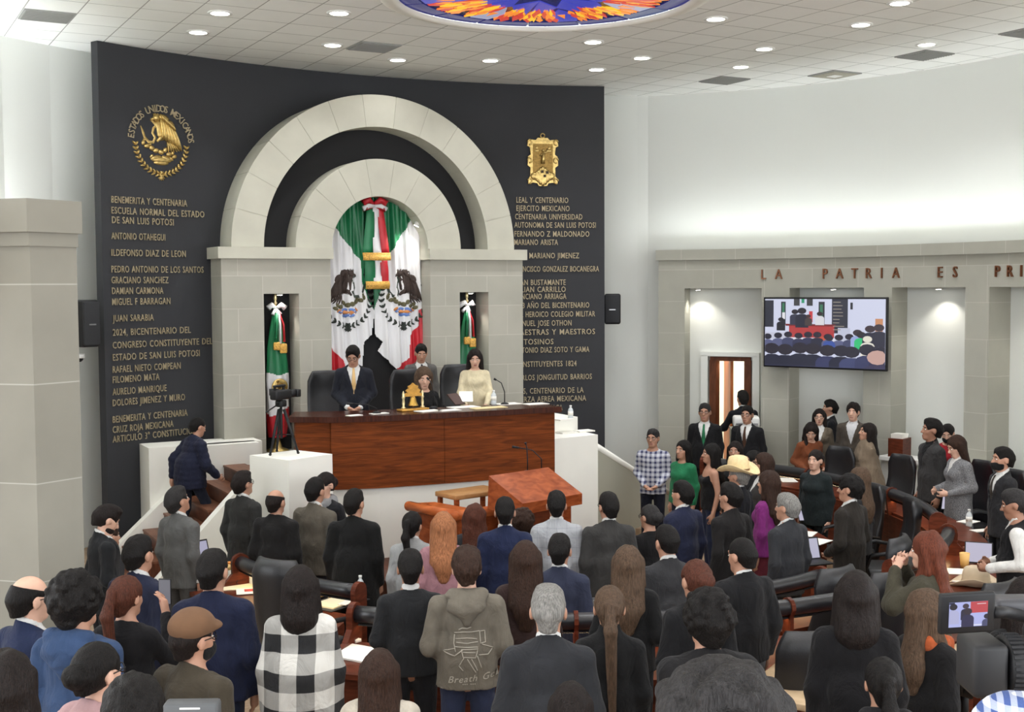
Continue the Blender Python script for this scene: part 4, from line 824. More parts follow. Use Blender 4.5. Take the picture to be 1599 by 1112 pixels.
        if cut == 'side': F.ell((.015, .045, 1.698), (.05, .036, .022), .02, Hd)
        F.cap((0, -.065, 1.60), (0, -.06, 1.545), .06+th_*.5, .045+th_*.3, .02, Hd)
        if cut == 'bald': F.cut((0, 0, 1.655), (0, .25, 1), Hd)
        if cut == 'curly':
            for i in range(90):
                r_ = random.Random(i*7+3); a, b = r_.uniform(0, 2*PI), r_.uniform(-.5, 1.4); F.ell((.098*math.cos(a)*math.cos(b), -.015+.115*math.sin(a)*math.cos(b), 1.635+.108*math.sin(b)), (.022, .022, .022), .008, Hd)
        if cut in ('long', 'wavy'):
            F.cap((0, -.05, 1.62), tp(np.linalg.inv(Hd) @ U, (0, -.125, zl+.1)), .088, .07, .03, Hd, .62)
            for s in (-1, 1): F.cap((s*.062, -.02, 1.60), tp(np.linalg.inv(Hd) @ U, (s*.085, -.09 if s*head[0] >= 0 else .06, zl+.14)), .04, .035, .03, Hd); F.cap((s*.07, -.01, 1.63), (s*.082, -.005, 1.47), .03, .032, .02, Hd)
            F.cap(tp(U, (0, -.125, zl+.12)), tp(U, (0, -.128, zl)), .085, .05, .03, None, .5)
        if cut == 'bob':
            F.cap((0, -.03, 1.60), (0, -.055, 1.44), .098, .105, .02, Hd, .8)
            for s in (-1, 1): F.cap((s*.07, 0, 1.62), (s*.085, .01, 1.44), .034, .036, .02, Hd)
        if cut in ('pony', 'longpony'):
            F.ell((0, -.115, 1.645), (.032, .035, .03), .015, Hd); F.cap((0, -.13, 1.64), (0, -.165, 1.52), .026, .034, .015, Hd); F.cap((0, -.165, 1.52), tp(np.linalg.inv(Hd) @ U, (.01, -.15, zl)), .034, .02, .02, Hd)
        if cut == 'bun': F.ell((0, -.118, 1.615), (.055, .045, .05), .008, Hd)
        # open the face: remove everything in front below the hair line and over the ears
        hz_ = {'bald': 1.58, 'side': 1.672, 'curly': 1.668}.get(cut, 1.672); wfc = .062 if long_ or cut in ('bun', 'bob') else .068
        F.ell((0, .125, hz_-.094), (wfc, .108, .094), .008, Hd, 'sub'); F.ell((0, .10, 1.545), (wfc*.97, .085, .075), .01, Hd, 'sub')
        if not long_ and cut != 'curly':
            for s in (-1, 1): F.ell((s*.088, .012, 1.575), (.028, .05, .055), .008, Hd, 'sub')
            F.cut((0, -.06, 1.525), (0, .25, -1), Hd)
        if cut == 'bun': F.cut((0, -.06, 1.54), (0, .2, -1), Hd)
        # keep hair off the skull inside is not needed: the skull fills it
        am = {'curly': .008, 'wavy': .012, 'short': .0035, 'crop': .005, 'full': .007, 'buzz': .001, 'bald': .001}.get(cut, .0035)
        frq = (30, 30, 30) if cut == 'curly' else ((24, 24, 13) if cut == 'wavy' else ((60, 60, 9) if long_ else (55, 35, 30)))
        part('hair', F, hm, am, frq, seed)
    # eyebrows
    for s in (-1, 1): m = MB(); m.tube([tp(Hd, (s*.014, .0865, 1.626))*sc_, tp(Hd, (s*.032, .083, 1.631))*sc_, tp(Hd, (s*.046, .0745, 1.626))*sc_], .0042*sc_, 6); m.build('eyebrow', HAIR['dark' if hair not in ('grey', 'blonde') else hair], body)
    # ---- upper garment
    tm = topmat or fab(tc); cr = max(rr*1.3, .0105); long_c = {'coat': .50, 'longcoat': .36, 'parka': .62}.get(top)
    hz = hem or long_c or {'jacket': .80, 'sweater': .88, 'hoodie': .86, 'puffer': .80, 'bomber': .86, 'tank': .90, 'poncho': .82, 'shirt': .84, 'vest': .86, 'dress': .50}.get(top, .85)
    bare = top in ('tank', 'vest'); o = {'jacket': .020, 'coat': .026, 'parka': .03, 'puffer': .034, 'sweater': .014, 'hoodie': .022, 'bomber': .030, 'shirt': .013, 'tank': .006, 'dress': .008, 'poncho': .02, 'vest': .02}.get(top, .018)
    if fem and top in ('jacket', 'coat'): o *= .8
    if top == 'vest':
        F = Field((-.48, -.26, .85), (.48, max(.3, ymx), 1.5), cr)
        F.ell((0, 0, 1.29), (.16, .112, .17), .05, U); [F.cap((0, -.012, 1.415), (s*sw, -.01, 1.375), .056, .05, .03, U) for s in (-1, 1)]
        for s in (-1, 1): F.cap(SH[s], EL[s], .062, .056, .03, U); F.cap(EL[s], WR[s]-(WR[s]-EL[s])*.05, .055, .042, .02, U)
        F.cap((0, -.012, 1.42), (0, 0, 1.50), .066, .06, .02, U); F.cut((0, 0, 1.495), (0, -.2, 1), U); part('shirt', F, fab(shirt), .006, (14, 14, 9), seed)
    F = Field((-.48, -.27, hz-.03), (.48, ymx+.06, 1.53), cr)
    F.ell((0, 0, 1.10), (.146*tg+o, .105*g+o, .18), .05, U); F.ell((0, 0, 1.29), (.160+o*.7, .112+o*.8, .17+o), .05, U)
    if fem: F.cap((-.065, .085, 1.27), (.065, .085, 1.27), .058+o*.3, .058+o*.3, .05, U)
    [F.cap((0, -.014, 1.415), (s*(sw+.004), -.012, 1.374), .054+o*.6, .043+o*.8, .03, U) for s in (-1, 1)]; F.cap((0, -.014, 1.375), (0, -.01, 1.45), .082+o*.5, .056+o*.4, .04, U, .85)
    wl = (.158*tg+o*.8)*(1.05 if fem else 1)
    if top == 'poncho':
        F.cap((0, 0, 1.40), (0, .0, hz+.02), .13, .36, .08, U, .75); F.cap((0, 0, 1.44), (0, .01, 1.52), .078, .074, .02, U)
    elif not seat:
        F.cap((-.03, -.004, 1.08), (-.05, -.004, hz-.06), wl-.03, wl-.035+(.04 if long_c or top == 'dress' else .012), .05, None, .80*g); F.cap((.03, -.004, 1.08), (.05, -.004, hz-.06), wl-.03, wl-.035+(.04 if long_c or top == 'dress' else .012), .05, None, .80*g)
    else: F.ell((0, 0, .97), (wl, .13*g, .14), .04)
    if top in ('hoodie', 'parka'):
        G = Field((-.24, -.3, 1.18), (.24, .2, 1.56), .0095); G.cap((-.085, -.075, 1.455), (.085, -.075, 1.455), .048, .048, .03, U, .9); G.ell((0, -.115, 1.395), (.125, .058, .075), .03, U); G.cap((0, -.125, 1.38), (0, -.135, 1.29), .07, .022, .03, U, .6)
        for s in (-1, 1): G.cap((s*.10, -.06, 1.46), (s*.055, .085, 1.41), .034, .028, .02, U)
        V_, Q_ = G.mesh(); V_ = rough_up(V_, Q_, .009, (9, 9, 20), seed+2); V_ = rough_up(V_, Q_, .005, (16, 16, 38), seed+9); np_mesh('hood', V_*sc_, Q_, tm, body)
    if top in ('jacket', 'coat', 'bomber', 'puffer'): F.cap((0, -.016, 1.41), (0, -.004, 1.50), .078, .070, .015, U, .95)
    if 'turtle' in extra: F.cap((0, -.012, 1.43), (0, .004, 1.53), .064, .060, .015, U)
    F.cut((0, 0, hz), (0, 0, -1))
    if top in ('jacket', 'coat', 'bomber', 'puffer'): F.cut((0, -.02, 1.483), (0, .62, 1), U)
    elif 'turtle' in extra or top == 'poncho': F.cut((0, 0, 1.515), (0, .15, 1), U)
    elif top == 'tank': F.cut((0, -.03, 1.42), (0, .75, 1), U)
    else: F.cut((0, -.02, 1.465), (0, .42, 1), U)
    if not bare:
        so = {'puffer': .026, 'bomber': .024, 'coat': .016, 'parka': .02, 'jacket': .012, 'hoodie': .014}.get(top, .008)
        for s in (-1, 1):
            F.cap(SH[s], EL[s], .054+so*.8, .041+so*.9, .03, U); F.cap(EL[s], WR[s]-(WR[s]-EL[s])*.06, .041+so*.9, .031+so*.7, .04, U)
    F.cut((0, 0, hz), (0, 0, -1))
    Ui = np.linalg.inv(U)
    def loc(X, Y, Z): return [Ui[i, 0]*X+Ui[i, 1]*Y+Ui[i, 2]*Z+Ui[i, 3] for i in range(3)]
    if top == 'tank':
        for s in (-1, 1): F.cap((s*(sw+.03), .0, 1.41), (s*(sw+.04), 0, 1.30), .065, .05, .01, U, 1, 'sub')
    openv = top in ('jacket', 'vest', 'coat') and 'closed' not in extra
    vz = 1.12 if top != 'coat' else 1.22
    if openv:
        if not bare:                                                    # shirt front, collar and cuffs
            G = Field((-.46, -.14, .86), (.46, ymx, 1.53), min(cr, .009)); G.ell((0, 0, 1.29), (.155, .112+o*.4, .19), .04, U); G.ell((0, 0, 1.10), (.13*tg, .105*g+o*.5, .17), .04, U)
            if fem: G.cap((-.06, .085, 1.27), (.06, .085, 1.27), .05, .05, .05, U)
            G.cap((0, -.013, 1.40), (0, -.004, 1.52), .066, .0615, .02, U); G.cut((0, -.02, 1.509), (0, .50, 1), U)
            if 'cuff' in extra:
                for s in (-1, 1): e, w_ = EL[s], WR[s]; G.cap(w_-(w_-e)*.12, w_+(w_-e)*.01, .036, .035, .005, U)
            part('shirt', G, fab(shirt), .002, (10, 10, 10), seed)
        def vcut(X, Y, Z): a, b, c = loc(X, Y, Z); wv = np.clip((c-vz)*.27, 0, .2); return np.minimum(np.minimum((wv-np.abs(a))*.94, b-.02), c-vz+.0*a)
        F.fn(vcut)
    amp = {'puffer': .008, 'sweater': .004, 'hoodie': .008, 'bomber': .010, 'parka': .008, 'coat': .006, 'poncho': .012}.get(top, .0062)
    V, Q = F.mesh(); V = rough_up(V, Q, amp, (10, 10, 6), seed); V = rough_up(V, Q, amp*.55, (24, 24, 11), seed+5)
    if top == 'puffer': N = normals(V, Q); V = V + N*(.009*np.abs(np.sin(V[:, 2]*PI/.075))**.6)[:, None]
    if openv:                                                           # lapels stand a little proud
        N = normals(V, Q); h = V @ Ui[:3, :3].T + Ui[:3, 3]; wv = np.clip((h[:, 2]-vz)*.27, 0, .2); lp = (h[:, 1] > .03) & (np.abs(h[:, 0]) < wv+.055*np.clip((h[:, 2]-vz)*5, 0, 1)) & (h[:, 2] > vz); V = V + N*(.007*lp)[:, None]
    nm = {'jacket': 'suit_jacket', 'coat': 'coat', 'parka': 'hooded_coat', 'puffer': 'padded_jacket', 'sweater': 'sweater', 'hoodie': 'hoodie', 'bomber': 'bomber_jacket', 'tank': 'sleeveless_top', 'poncho': 'poncho', 'shirt': 'shirt', 'vest': 'vest', 'dress': 'dress'}.get(top, 'top')
    np_mesh(nm, V*sc_, Q, tm, body)
    if 'collar' in extra or (top == 'sweater' and 'collar' in extra):
        G = Field((-.1, -.12, 1.40), (.1, .1, 1.53), .009); G.cap((0, -.013, 1.42), (0, -.004, 1.50), .066, .061, .02, U); G.cut((0, -.02, 1.507), (0, .45, 1), U); part('shirt_collar', G, fab(shirt))
    if tie:
        G = Field((-.06, 0, 1.0), (.06, ymx, 1.5), .008); G.ell((0, 0, 1.29), (.155, .112+o*.4+.010, .19), .04, U); G.ell((0, 0, 1.10), (.13*tg, .105*g+o*.5+.010, .17), .04, U); G.cap((0, -.013, 1.40), (0, -.004, 1.50), .076, .072, .02, U); G.ell((0, .07, 1.425), (.022, .02, .022), .01, U)
        def tf(X, Y, Z): a, b, c = loc(X, Y, Z); return np.maximum(np.maximum(np.abs(a)-np.clip(.014+(1.43-c)*.075, .012, .04), .03-b), np.maximum(c-1.445, 1.03-c))
        G.fn(tf); part('necktie', G, tie if not isinstance(tie, tuple) else fab(tie, .6))
    if 'scarf' in extra:
        G = Field((-.2, -.18, 1.2), (.2, .25, 1.56), .010); G.cap((-.05, -.05, 1.45), (.05, -.05, 1.45), .06, .06, .03, U); G.cap((-.06, .05, 1.43), (.06, .05, 1.43), .05, .05, .03, U); G.cap((.03, .11, 1.42), (.05, .15, 1.24), .045, .04, .02, U); G.cap((-.04, .11, 1.42), (-.03, .15, 1.26), .045, .04, .02, U); part('scarf', G, fab(scarf), .008, (22, 22, 22), seed)
    # ---- trousers or skirt, shoes
    zl0 = .06 if not seat else .50
    F = Field((-.28, -.2, zl0), (.28, ymx if seat or legs == 'stride' else .2, 1.06), .017)
    F.ell((0, -.005, .94), (.160*tg, .114*g, .11), .03); F.ell((0, 0, 1.0), (.140*tg, .10*g, .06), .03); F.cut((0, 0, max(1.0, hz+.06)), (0, 0, 1))
    if legs == 'skirt': F.cap((0, 0, .95), (0, 0, .52), .15, .19, .04, None, .75); F.cut((0, 0, .48), (0, 0, -1))
    for s in (-1, 1):
        a, b, c, dd = [np.array(p) for p in L[s]]
        if legs != 'skirt': F.cap(a, b, .092, .068, .03); F.cap(b, c, .068, .056, .02)
    if not seat: F.cut((0, 0, .055), (0, 0, -1))
    part('trousers' if legs != 'skirt' else 'skirt', F, fab(bc), .005, (12, 12, 7), seed)
    F = Field((-.2, -.22 if not seat else .3, 0 if not seat else .40), (.2, .36 if not seat else .68, .34 if legs == 'stride' else (.16 if not seat else .58)), .012)
    for s in (-1, 1): a, b, c, dd = [np.array(p) for p in L[s]]; F.cap(c+(0, -.03, -.045), dd+(0, .02, 0), .047, .042, .02); F.cap(c, c-(0, 0, .04), .046, .046, .02)
    if legs != 'stride': F.cut((0, 0, .003 if not seat else .425), (0, 0, -1))
    part('shoes', F, mat('shoe_%02x%02x%02x' % tuple(shoe), shoe, .4))
    # ---- things worn on the head
    def hp(p): return tp(Hd, p)*sc_
    M4 = Matrix(Hd.tolist()).to_3x3().to_4x4()
    if 'glasses' in extra:
        m = MB()
        for s in (-1, 1):
            m.tube([hp((s*.033+.025*math.cos(a), .098-.012*abs(math.cos(a)), 1.603+.019*math.sin(a))) for a in np.linspace(0, 2*PI, 15)], .0028*sc_, 5); m.tube([hp((s*.058, .09, 1.608)), hp((s*.082, .03, 1.61)), hp((s*.082, -.02, 1.605))], .0028*sc_, 5)
        m.tube([hp((-.01, .104, 1.606)), hp((.01, .104, 1.606))], .0028*sc_, 5); m.build('glasses', BLK, body)
    if 'mask' in extra:
        G = Field(tp(Hd, (0, .05, 1.54))-.12, tp(Hd, (0, .05, 1.54))+.12, .008); G.ell((0, .035, 1.545), (.066, .082, .062), .01, Hd); G.cut((0, .01, 1.55), (0, -1, 0), Hd); G.cut((0, 0, 1.583), (0, .1, 1), Hd); part('face_mask', G, fab((28, 28, 30)))
    if 'beard' in extra:
        G = Field(tp(Hd, (0, .05, 1.54))-.12, tp(Hd, (0, .05, 1.54))+.12, .008); G.ell((0, .030, 1.530), (.063, .066, .045), .01, Hd); G.cut((0, .005, 1.55), (0, -1, 0), Hd); G.cut((0, 0, 1.548), (0, -.2, 1), Hd); part('beard', G, HAIR['dark'], .002, (60, 60, 40))
    if 'flatcap' in extra:
        G = Field(tp(Hd, (0, 0, 1.68))-.17, tp(Hd, (0, 0, 1.68))+.17, .008); G.ell((0, -.012, 1.672), (.096, .116, .082), .02, Hd); G.ell((0, .09, 1.655), (.075, .055, .022), .03, Hd); G.cut((0, 0, 1.625), (0, .12, -1), Hd); part('flat_cap', G, mat('cap_suede', (100, 72, 50), .95, noise=.1, nscale=12), .003, (12, 12, 12))
    if 'cowboy' in extra: cowboy_hat((0, 0, 0), body, lambda V: [tuple(hp(p)) for p in V], 1.665)
    return body
EXTRA_M = {}
HATM = mat('straw_hat', (218, 196, 150), .8, noise=.08, nscale=40, bump=.3, bscale=160); BANDM = mat('hat_band', (120, 88, 56), .6)
def cowboy_hat(c, root, fn, z0, M=(HATM, BANDM)):
    n = 40; V = []; F = []
    rings = [(.20, .0, 1), (.155, -.012, 1), (.105, -.004, 0), (.102, .035, 0), (.098, .085, 0), (.088, .135, 0), (.056, .148, 2), (.012, .132, 2)]
    for r, z, k in rings:
        for i in range(n):
            a = 2*PI*i/n; zz = z; rx, ry = r*.9, r*1.12
            if k == 1: zz = z + .075*abs(math.cos(a))**2.2*(r/.2)**2 - .02*abs(math.sin(a))*(r/.2)
            if k == 2 or z > .1: zz = z - .028*max(0, 1-abs(math.cos(a))*1.6)*(1 if k == 2 else .5); rx *= .78
            V.append((c[0]+rx*math.cos(a), c[1]+ry*math.sin(a), c[2]+z0+zz))
    for j in range(len(rings)-1):
        for i in range(n): F.append((j*n+i, j*n+(i+1) % n, (j+1)*n+(i+1) % n, (j+1)*n+i))
    F.append(tuple((len(rings)-1)*n+i for i in range(n)))
    b = len(V); V += [(x, y, z-.007) for x, y, z in V[:n*3]]
    for j in range(2):
        for i in range(n): F.append((b+j*n+i, b+(j+1)*n+i, b+(j+1)*n+(i+1) % n, b+j*n+(i+1) % n))
    for i in range(n): F.append((i, b+i, b+(i+1) % n, (i+1) % n))
    m = MB(); m.add(fn(V), F, 0, True); h = m.build('hat', M[0], root)
    m = MB(); m.v = []; W = []
    for z in (.004, .022):
        for i in range(n): a = 2*PI*i/n; W.append((c[0]+.097*math.cos(a), c[1]+.12*math.sin(a), c[2]+z0+z))
    m.add(fn(W), [(i, (i+1) % n, n+(i+1) % n, n+i) for i in range(n)], 0, True); m.build('hat_band', M[1], h)
    return h
# ---------------------------------------------------------------- the people in the hall
BUFF = folds(plaid('buffalo_check', (206, 204, 198), (28, 28, 30), .19)); CHK = folds(plaid('grey_window_check', (160, 162, 166), (136, 138, 144), .085, tri=.08))
PLD = folds(plaid('blue_plaid', (196, 198, 208), (56, 60, 94), .062, tri=.45)); TWEED = mat('tweed', (112, 112, 114), .95, noise=.7, nscale=120, bump=.4, bscale=200)
STRIPE = mat('striped_tie', (202, 166, 110), .5); TANK = fab((26, 26, 29)); 
SUITB = (36, 37, 41); NAVY = (36, 43, 72); CHAR = (58, 59, 61)
# at the head table
person(5.25, 13.30, 1.20, 1.61, -202, 'man in dark suit with gold striped tie looking down at head table', cut='side', top='jacket', tc=(38, 42, 54), tie=STRIPE, pose='clasp', head=(-8, 28), extra=('glasses', 'cuff'))
person(6.51, 14.20, 1.20, 1.55, -195, 'man in grey suit standing behind the seated woman with grey streaked hair', cut='short', top='jacket', tc=(112, 110, 106), tie=(38, 42, 60), head=(0, 18))
person(6.20, 13.45, 1.20, 1.31, -175, 'woman in black seated at the head table, long grey streaked hair, reading', cut='long', hair='ash', top='sweater', tc=(30, 30, 32), fem=True, legs='seated', pose='table', head=(-20, 16), skin='light')
person(6.84, 13.35, 1.20, 1.51, -205, 'woman in cream knitted sweater standing at the head table', cut='bob', hair='dark', top='sweater', tc=(226, 212, 172), bc=(70, 76, 96), fem=True, pose='table', head=(0, 16), girth=1.15, skin='light', extra=('shirtcollar',))
# on the left
person(3.46, 13.72, 0.58, 1.45, -76, 'man in navy padded jacket climbing the stairs to the head table', cut='buzz', top='puffer', tc=(34, 38, 66), bc=(40, 46, 66), pose=('swing', 'back'), legs='stride', lean=10, head=(0, 6), girth=1.3)
person(1.83, 10.03, 0.17, 1.60, -85, 'man in black suit looking down beside the near stone pillar', cut='side', hair='dark', top='jacket', tc=(34, 35, 39), head=(0, 28), pose='clasp', skin='light', extra=('beard',))
person(2.03, 10.83, 0.00, 1.45, -71, 'person in dark grey suit mostly hidden behind the man beside the pillar', cut='short', hair='brown', top='jacket', tc=(62, 62, 64))
person(2.70, 11.11, 0.00, 1.68, -62, 'man in mid grey suit looking up at the head table from below the stairs', cut='side', hair='pepper', top='jacket', tc=(106, 105, 104), bc=(100, 99, 98), head=(-8, -14), extra=('cuff',))
person(3.51, 11.86, 0.00, 1.66, -62, 'man with glasses in charcoal suit, his head before the white block', cut='side', hair='dark', top='jacket', tc=(60, 59, 58), head=(-6, -6), extra=('glasses',), girth=1.08)
person(3.52, 10.88, 0.00, 1.62, -46, 'balding man in black zip jacket standing before the white block', cut='bald', hair='dark', top='bomber', tc=(34, 32, 32), head=(-4, 0), girth=1.05)
person(3.93, 10.97, 0.00, 1.68, -54, 'man in taupe suit facing the woman with the grey scarf', cut='short', top='jacket', tc=(110, 101, 88), bc=(44, 44, 54), pose=('waist', 'side'))
person(4.17, 11.36, 0.00, 1.66, 120, 'woman with grey scarf and black coat facing the man in taupe', cut='bun', hair='dark', top='coat', fem=True, extra=('glasses', 'scarf', 'closed'), skin='light', pose='waist')
person(4.00, 10.16, 0.00, 1.68, -37, 'heavy man in long black coat seen from behind below the wooden bench', cut='short', top='coat', tc=(27, 26, 27), girth=1.25, head=(-14, 0), extra=('closed',))
person(4.24, 9.45, 0.00, 1.57, -32, 'woman in pale grey blazer with black ponytail', cut='longpony', hair='black', top='jacket', tc=(160, 162, 162), fem=True, head=(-14, 0))
person(4.32, 9.02, 0.00, 1.63, -26, 'woman in dusty pink sweater with strawberry blonde hair', cut='long', hair='blonde', top='sweater', tc=(178, 124, 134), fem=True)
person(4.87, 9.54, 0.00, 1.57, -27, 'woman with wavy auburn hair right of the pink sweater', cut='wavy', hair='reddish', top='jacket', tc=(58, 58, 62), fem=True)
person(4.91, 9.05, 0.00, 1.69, -28, 'man in bright navy suit standing in front of the podium', cut='short', top='jacket', tc=(36, 46, 86))
person(5.36, 9.52, 0.00, 1.46, 1, 'stooping person with curly brown hair between the navy suit and checked blazer', cut='curly', hair='brown', top='sweater', tc=(60, 56, 50), fem=True, head=(10, 20))
person(5.48, 9.16, 0.00, 1.68, -31, 'man in light grey checked blazer', cut='short', top='jacket', topmat=CHK, tc=(160, 160, 162))
person(5.83, 8.87, 0.00, 1.68, -21, 'broad man in dark grey suit right of the checked blazer', cut='short', top='jacket', tc=(66, 65, 64), girth=1.15, head=(12, 0), extra=('glasses',))
person(6.31, 8.94, 0.00, 1.52, -7, 'woman with grey hair bun and glasses in black', cut='bun', hair='pepper', top='sweater', tc=(28, 27, 28), fem=True, head=(16, 0), extra=('glasses',))
person(6.83, 9.16, 0.00, 1.66, 9, 'man in navy blue suit below the woman in green', cut='short', top='jacket', tc=(44, 50, 82), bc=(44, 50, 82), head=(8, 0))
person(7.05, 8.74, 0.00, 1.68, 9, 'man in black jacket below the woman in sleeveless black', cut='side', top='jacket', tc=(38, 36, 35), head=(8, 0), extra=('closed',))
person(8.04, 9.84, 0.00, 1.64, 23, 'man in cream cowboy hat and dark jacket', cut='short', hair='grey', top='jacket', tc=(36, 38, 46), extra=('cowboy',), skin='mid')
person(7.92, 9.24, 0.00, 1.66, 19, 'woman in magenta top with straight brown hair', cut='long', hair='brown', top='sweater', tc=(146, 40, 132), bc=(120, 36, 50), fem=True)
person(8.78, 10.33, 0.00, 1.65, 60, 'woman partly hidden behind the brown haired woman in magenta', cut='bob', hair='brown', top='jacket', tc=(70, 68, 66), fem=True, extra=('glasses',))
person(9.13, 10.92, 0.00, 1.58, 80, 'woman with glasses and dark hair bun behind the cowboy hat', cut='bun', hair='black', top='sweater', tc=(34, 33, 36), fem=True, extra=('glasses',))
person(9.63, 11.85, 0.00, 1.55, 129, 'woman with long dark hair in black between two men in suits', cut='long', hair='dark', top='sweater', tc=(30, 30, 33), fem=True, skin='mid')
person(9.02, 11.54, 0.00, 1.60, 67, 'woman in sleeveless black top with long black hair', cut='long', hair='black', top='tank', topmat=TANK, bc=(38, 50, 82), fem=True, skin='mid', pose='side')
person(9.07, 12.15, 0.00, 1.57, 103, 'woman in bright green sweater with long black hair', cut='long', hair='black', top='sweater', tc=(38, 146, 92), bc=(34, 40, 60), fem=True)
person(9.22, 12.99, 0.00, 1.62, 135, 'man in blue and white plaid shirt by the white wall', cut='short', hair='pepper', top='shirt', topmat=PLD, bc=(34, 38, 56), pose='clasp', extra=('glasses',), head=(-8, 0))
person(10.50, 13.57, 0.17, 1.67, 134, 'tall man in black suit with bright green tie', cut='short', hair='pepper', top='jacket', tc=(32, 32, 35), tie=(36, 136, 84), extra=('glasses',), girth=1.1)
person(10.89, 13.14, 0.17, 1.65, 120, 'man in black suit with brown tie before the doorway', cut='short', top='jacket', tc=(34, 34, 37), tie=(96, 62, 42), extra=('glasses',))
person(11.37, 13.82, 0.34, 1.62, -17, 'man in black suit seen from behind entering the doorway', cut='short', top='jacket', tc=(30, 32, 40), pose=('side', 'reach'))
# right rows, beyond the long desk
person(11.13, 12.21, 0.17, 1.52, -192, 'woman in rust orange jacket leaning over the far desk', girth=1.15, cut='long', hair='dark', top='shirt', tc=(148, 76, 40), fem=True, pose='waist', head=(-30, 24), lean=8, skin='light')
person(11.99, 12.72, 0.34, 1.54, 52, 'man in dark suit behind the woman with round glasses', cut='short', top='jacket', tc=(36, 38, 44), skin='mid')
person(11.54, 12.44, 0.34, 1.46, 135, 'woman with round glasses behind the rust orange jacket', cut='long', hair='dark', top='jacket', tc=(126, 112, 94), fem=True, extra=('glasses',), skin='light')
person(11.67, 11.95, 0.34, 1.57, 121, 'young man in brown jacket over white shirt by the stone column', cut='full', hair='dark', top='jacket', tc=(92, 82, 72), shirt=(220, 220, 222), skin='light')
person(11.29, 11.33, 0.17, 1.56, 65, 'woman in camel poncho with long dark hair looking left', cut='long', hair='dark', top='poncho', tc=(140, 120, 98), fem=True, head=(0, -8), girth=1.1)
person(11.00, 10.03, 0.17, 1.75, 70, 'man in charcoal suit with open black shirt behind the long desk', cut='side', top='jacket', tc=(68, 66, 66), shirt=(30, 30, 34), skin='tan', head=(-10, -4))
person(11.50, 10.23, 0.34, 1.48, 122, 'woman in red with lowered black mask by the recess', cut='bun', hair='black', top='sweater', tc=(196, 32, 44), fem=True, extra=('mask',), head=(0, 22), skin='light')
person(10.91, 9.55, 0.17, 1.62, 71, 'woman in grey tweed coat looking down behind the long desk', cut='long', hair='brown', top='coat', topmat=TWEED, fem=True, head=(0, 24), shirt=(226, 224, 220), pose='waist', skin='light')
person(10.21, 8.39, 0.17, 1.66, 64, 'man in dark suit wearing a black face mask', cut='short', top='jacket', tc=(50, 50, 54), tie=(70, 60, 52), extra=('mask',), skin='mid')
person(8.32, 6.69, 0.17, 1.64, 37, 'man in black vest and white shirt sleeves at the right picture edge', cut='short', hair='pepper', top='vest', tc=(28, 28, 31), shirt=(224, 222, 218), bc=(50, 60, 96), pose='waist', head=(0, 14), skin='tan', girth=1.15)
# right rows, this side
person(9.77, 10.59, 0.00, 1.58, 109, 'woman in dark green suit with hair tied back', cut='bun', hair='dark', top='jacket', tc=(40, 50, 52), bc=(38, 46, 48), fem=True, extra=('closed',), skin='light', pose='side')
person(8.20, 8.43, 0.00, 1.70, 16, 'man in dark brown suit left of the empty leather chair', cut='full', hair='black', top='jacket', tc=(52, 46, 40), bc=(46, 42, 38), head=(12, 0), pose='clasp')
person(9.02, 9.15, 0.00, 1.62, 25, 'woman with long two tone hair behind the dark brown suit', cut='long', hair='ash', top='jacket', tc=(44, 44, 46), fem=True)
person(7.26, 8.22, 0.00, 1.64, 7, 'grey haired man in charcoal suit right of the magenta top', cut='side', hair='grey', top='jacket', tc=(60, 62, 66), bc=(54, 56, 60), head=(14, 0))
person(6.28, 5.74, 0.17, 1.66, 24, 'woman in olive bomber jacket with auburn hair, hands at her mouth', cut='wavy', hair='auburn', top='bomber', tc=(78, 74, 58), fem=True, pose='mouth', skin='light', head=(10, 6))
# rows in the middle
person(3.03, 6.79, 0.34, 1.53, -24, 'man in charcoal sweater with white shirt collar', cut='short', hair='black', top='sweater', tc=(46, 47, 50), extra=('collar',), bc=(36, 37, 42), skin='tan', pose='clasp')
HOOD = fab((126, 117, 103))
hood = person(3.20, 6.37, 0.34, 1.60, -27, 'young man in taupe hoodie with white print on the back', cut='full', hair='brown', top='hoodie', tc=(126, 117, 103), bc=(52, 62, 96), skin='light', pose='clasp', girth=1.1)
person(3.69, 6.54, 0.34, 1.56, -29, 'woman with very long brown hair in a dark maroon sweater', cut='long', hair='brown', top='sweater', tc=(66, 44, 42), fem=True)
person(4.59, 7.63, 0.00, 1.66, -39, 'man in slate blue suit in front of the woman with straight hair', cut='short', top='jacket', tc=(56, 62, 86), skin='mid')
person(4.21, 6.19, 0.34, 1.54, -38, 'woman in black with long straight ash brown hair', cut='long', hair='ash', top='sweater', tc=(28, 28, 30), fem=True, pose='waist')
person(5.34, 7.33, 0.00, 1.70, -20, 'stocky man in dark grey suit bending his head forward', cut='short', top='jacket', tc=(62, 62, 64), girth=1.2, head=(10, 14))
person(4.96, 6.02, 0.34, 1.54, -6, 'man in black denim jacket and grey jeans', cut='buzz', hair='black', top='bomber', tc=(30, 30, 33), bc=(112, 112, 114), extra=('collar',), head=(14, 8))
person(4.21, 5.51, 0.34, 1.58, -23, 'woman in dark jacket with messy reddish updo', cut='bun', hair='reddish', top='bomber', tc=(32, 32, 35), fem=True, head=(14, 4))
person(3.33, 4.28, 0.50, 1.60, -20, 'person with thick black wavy hair in dark jacket, foreground', cut='curly', hair='black', top='bomber', tc=(33, 32, 34), head=(10, 0))
person(2.82, 4.79, 0.50, 1.60, -32, 'big man with silver hair in charcoal suit, back to the camera', cut='short', hair='grey', top='jacket', tc=(52, 53, 57), girth=1.2)
person(3.50, 5.32, 0.34, 1.56, -31, 'woman in black sweatshirt with long brown ponytail and leopard scarf', cut='longpony', hair='ash', top='sweater', tc=(29, 29, 31), bc=(96, 96, 98), fem=True, extra=('turtle',))
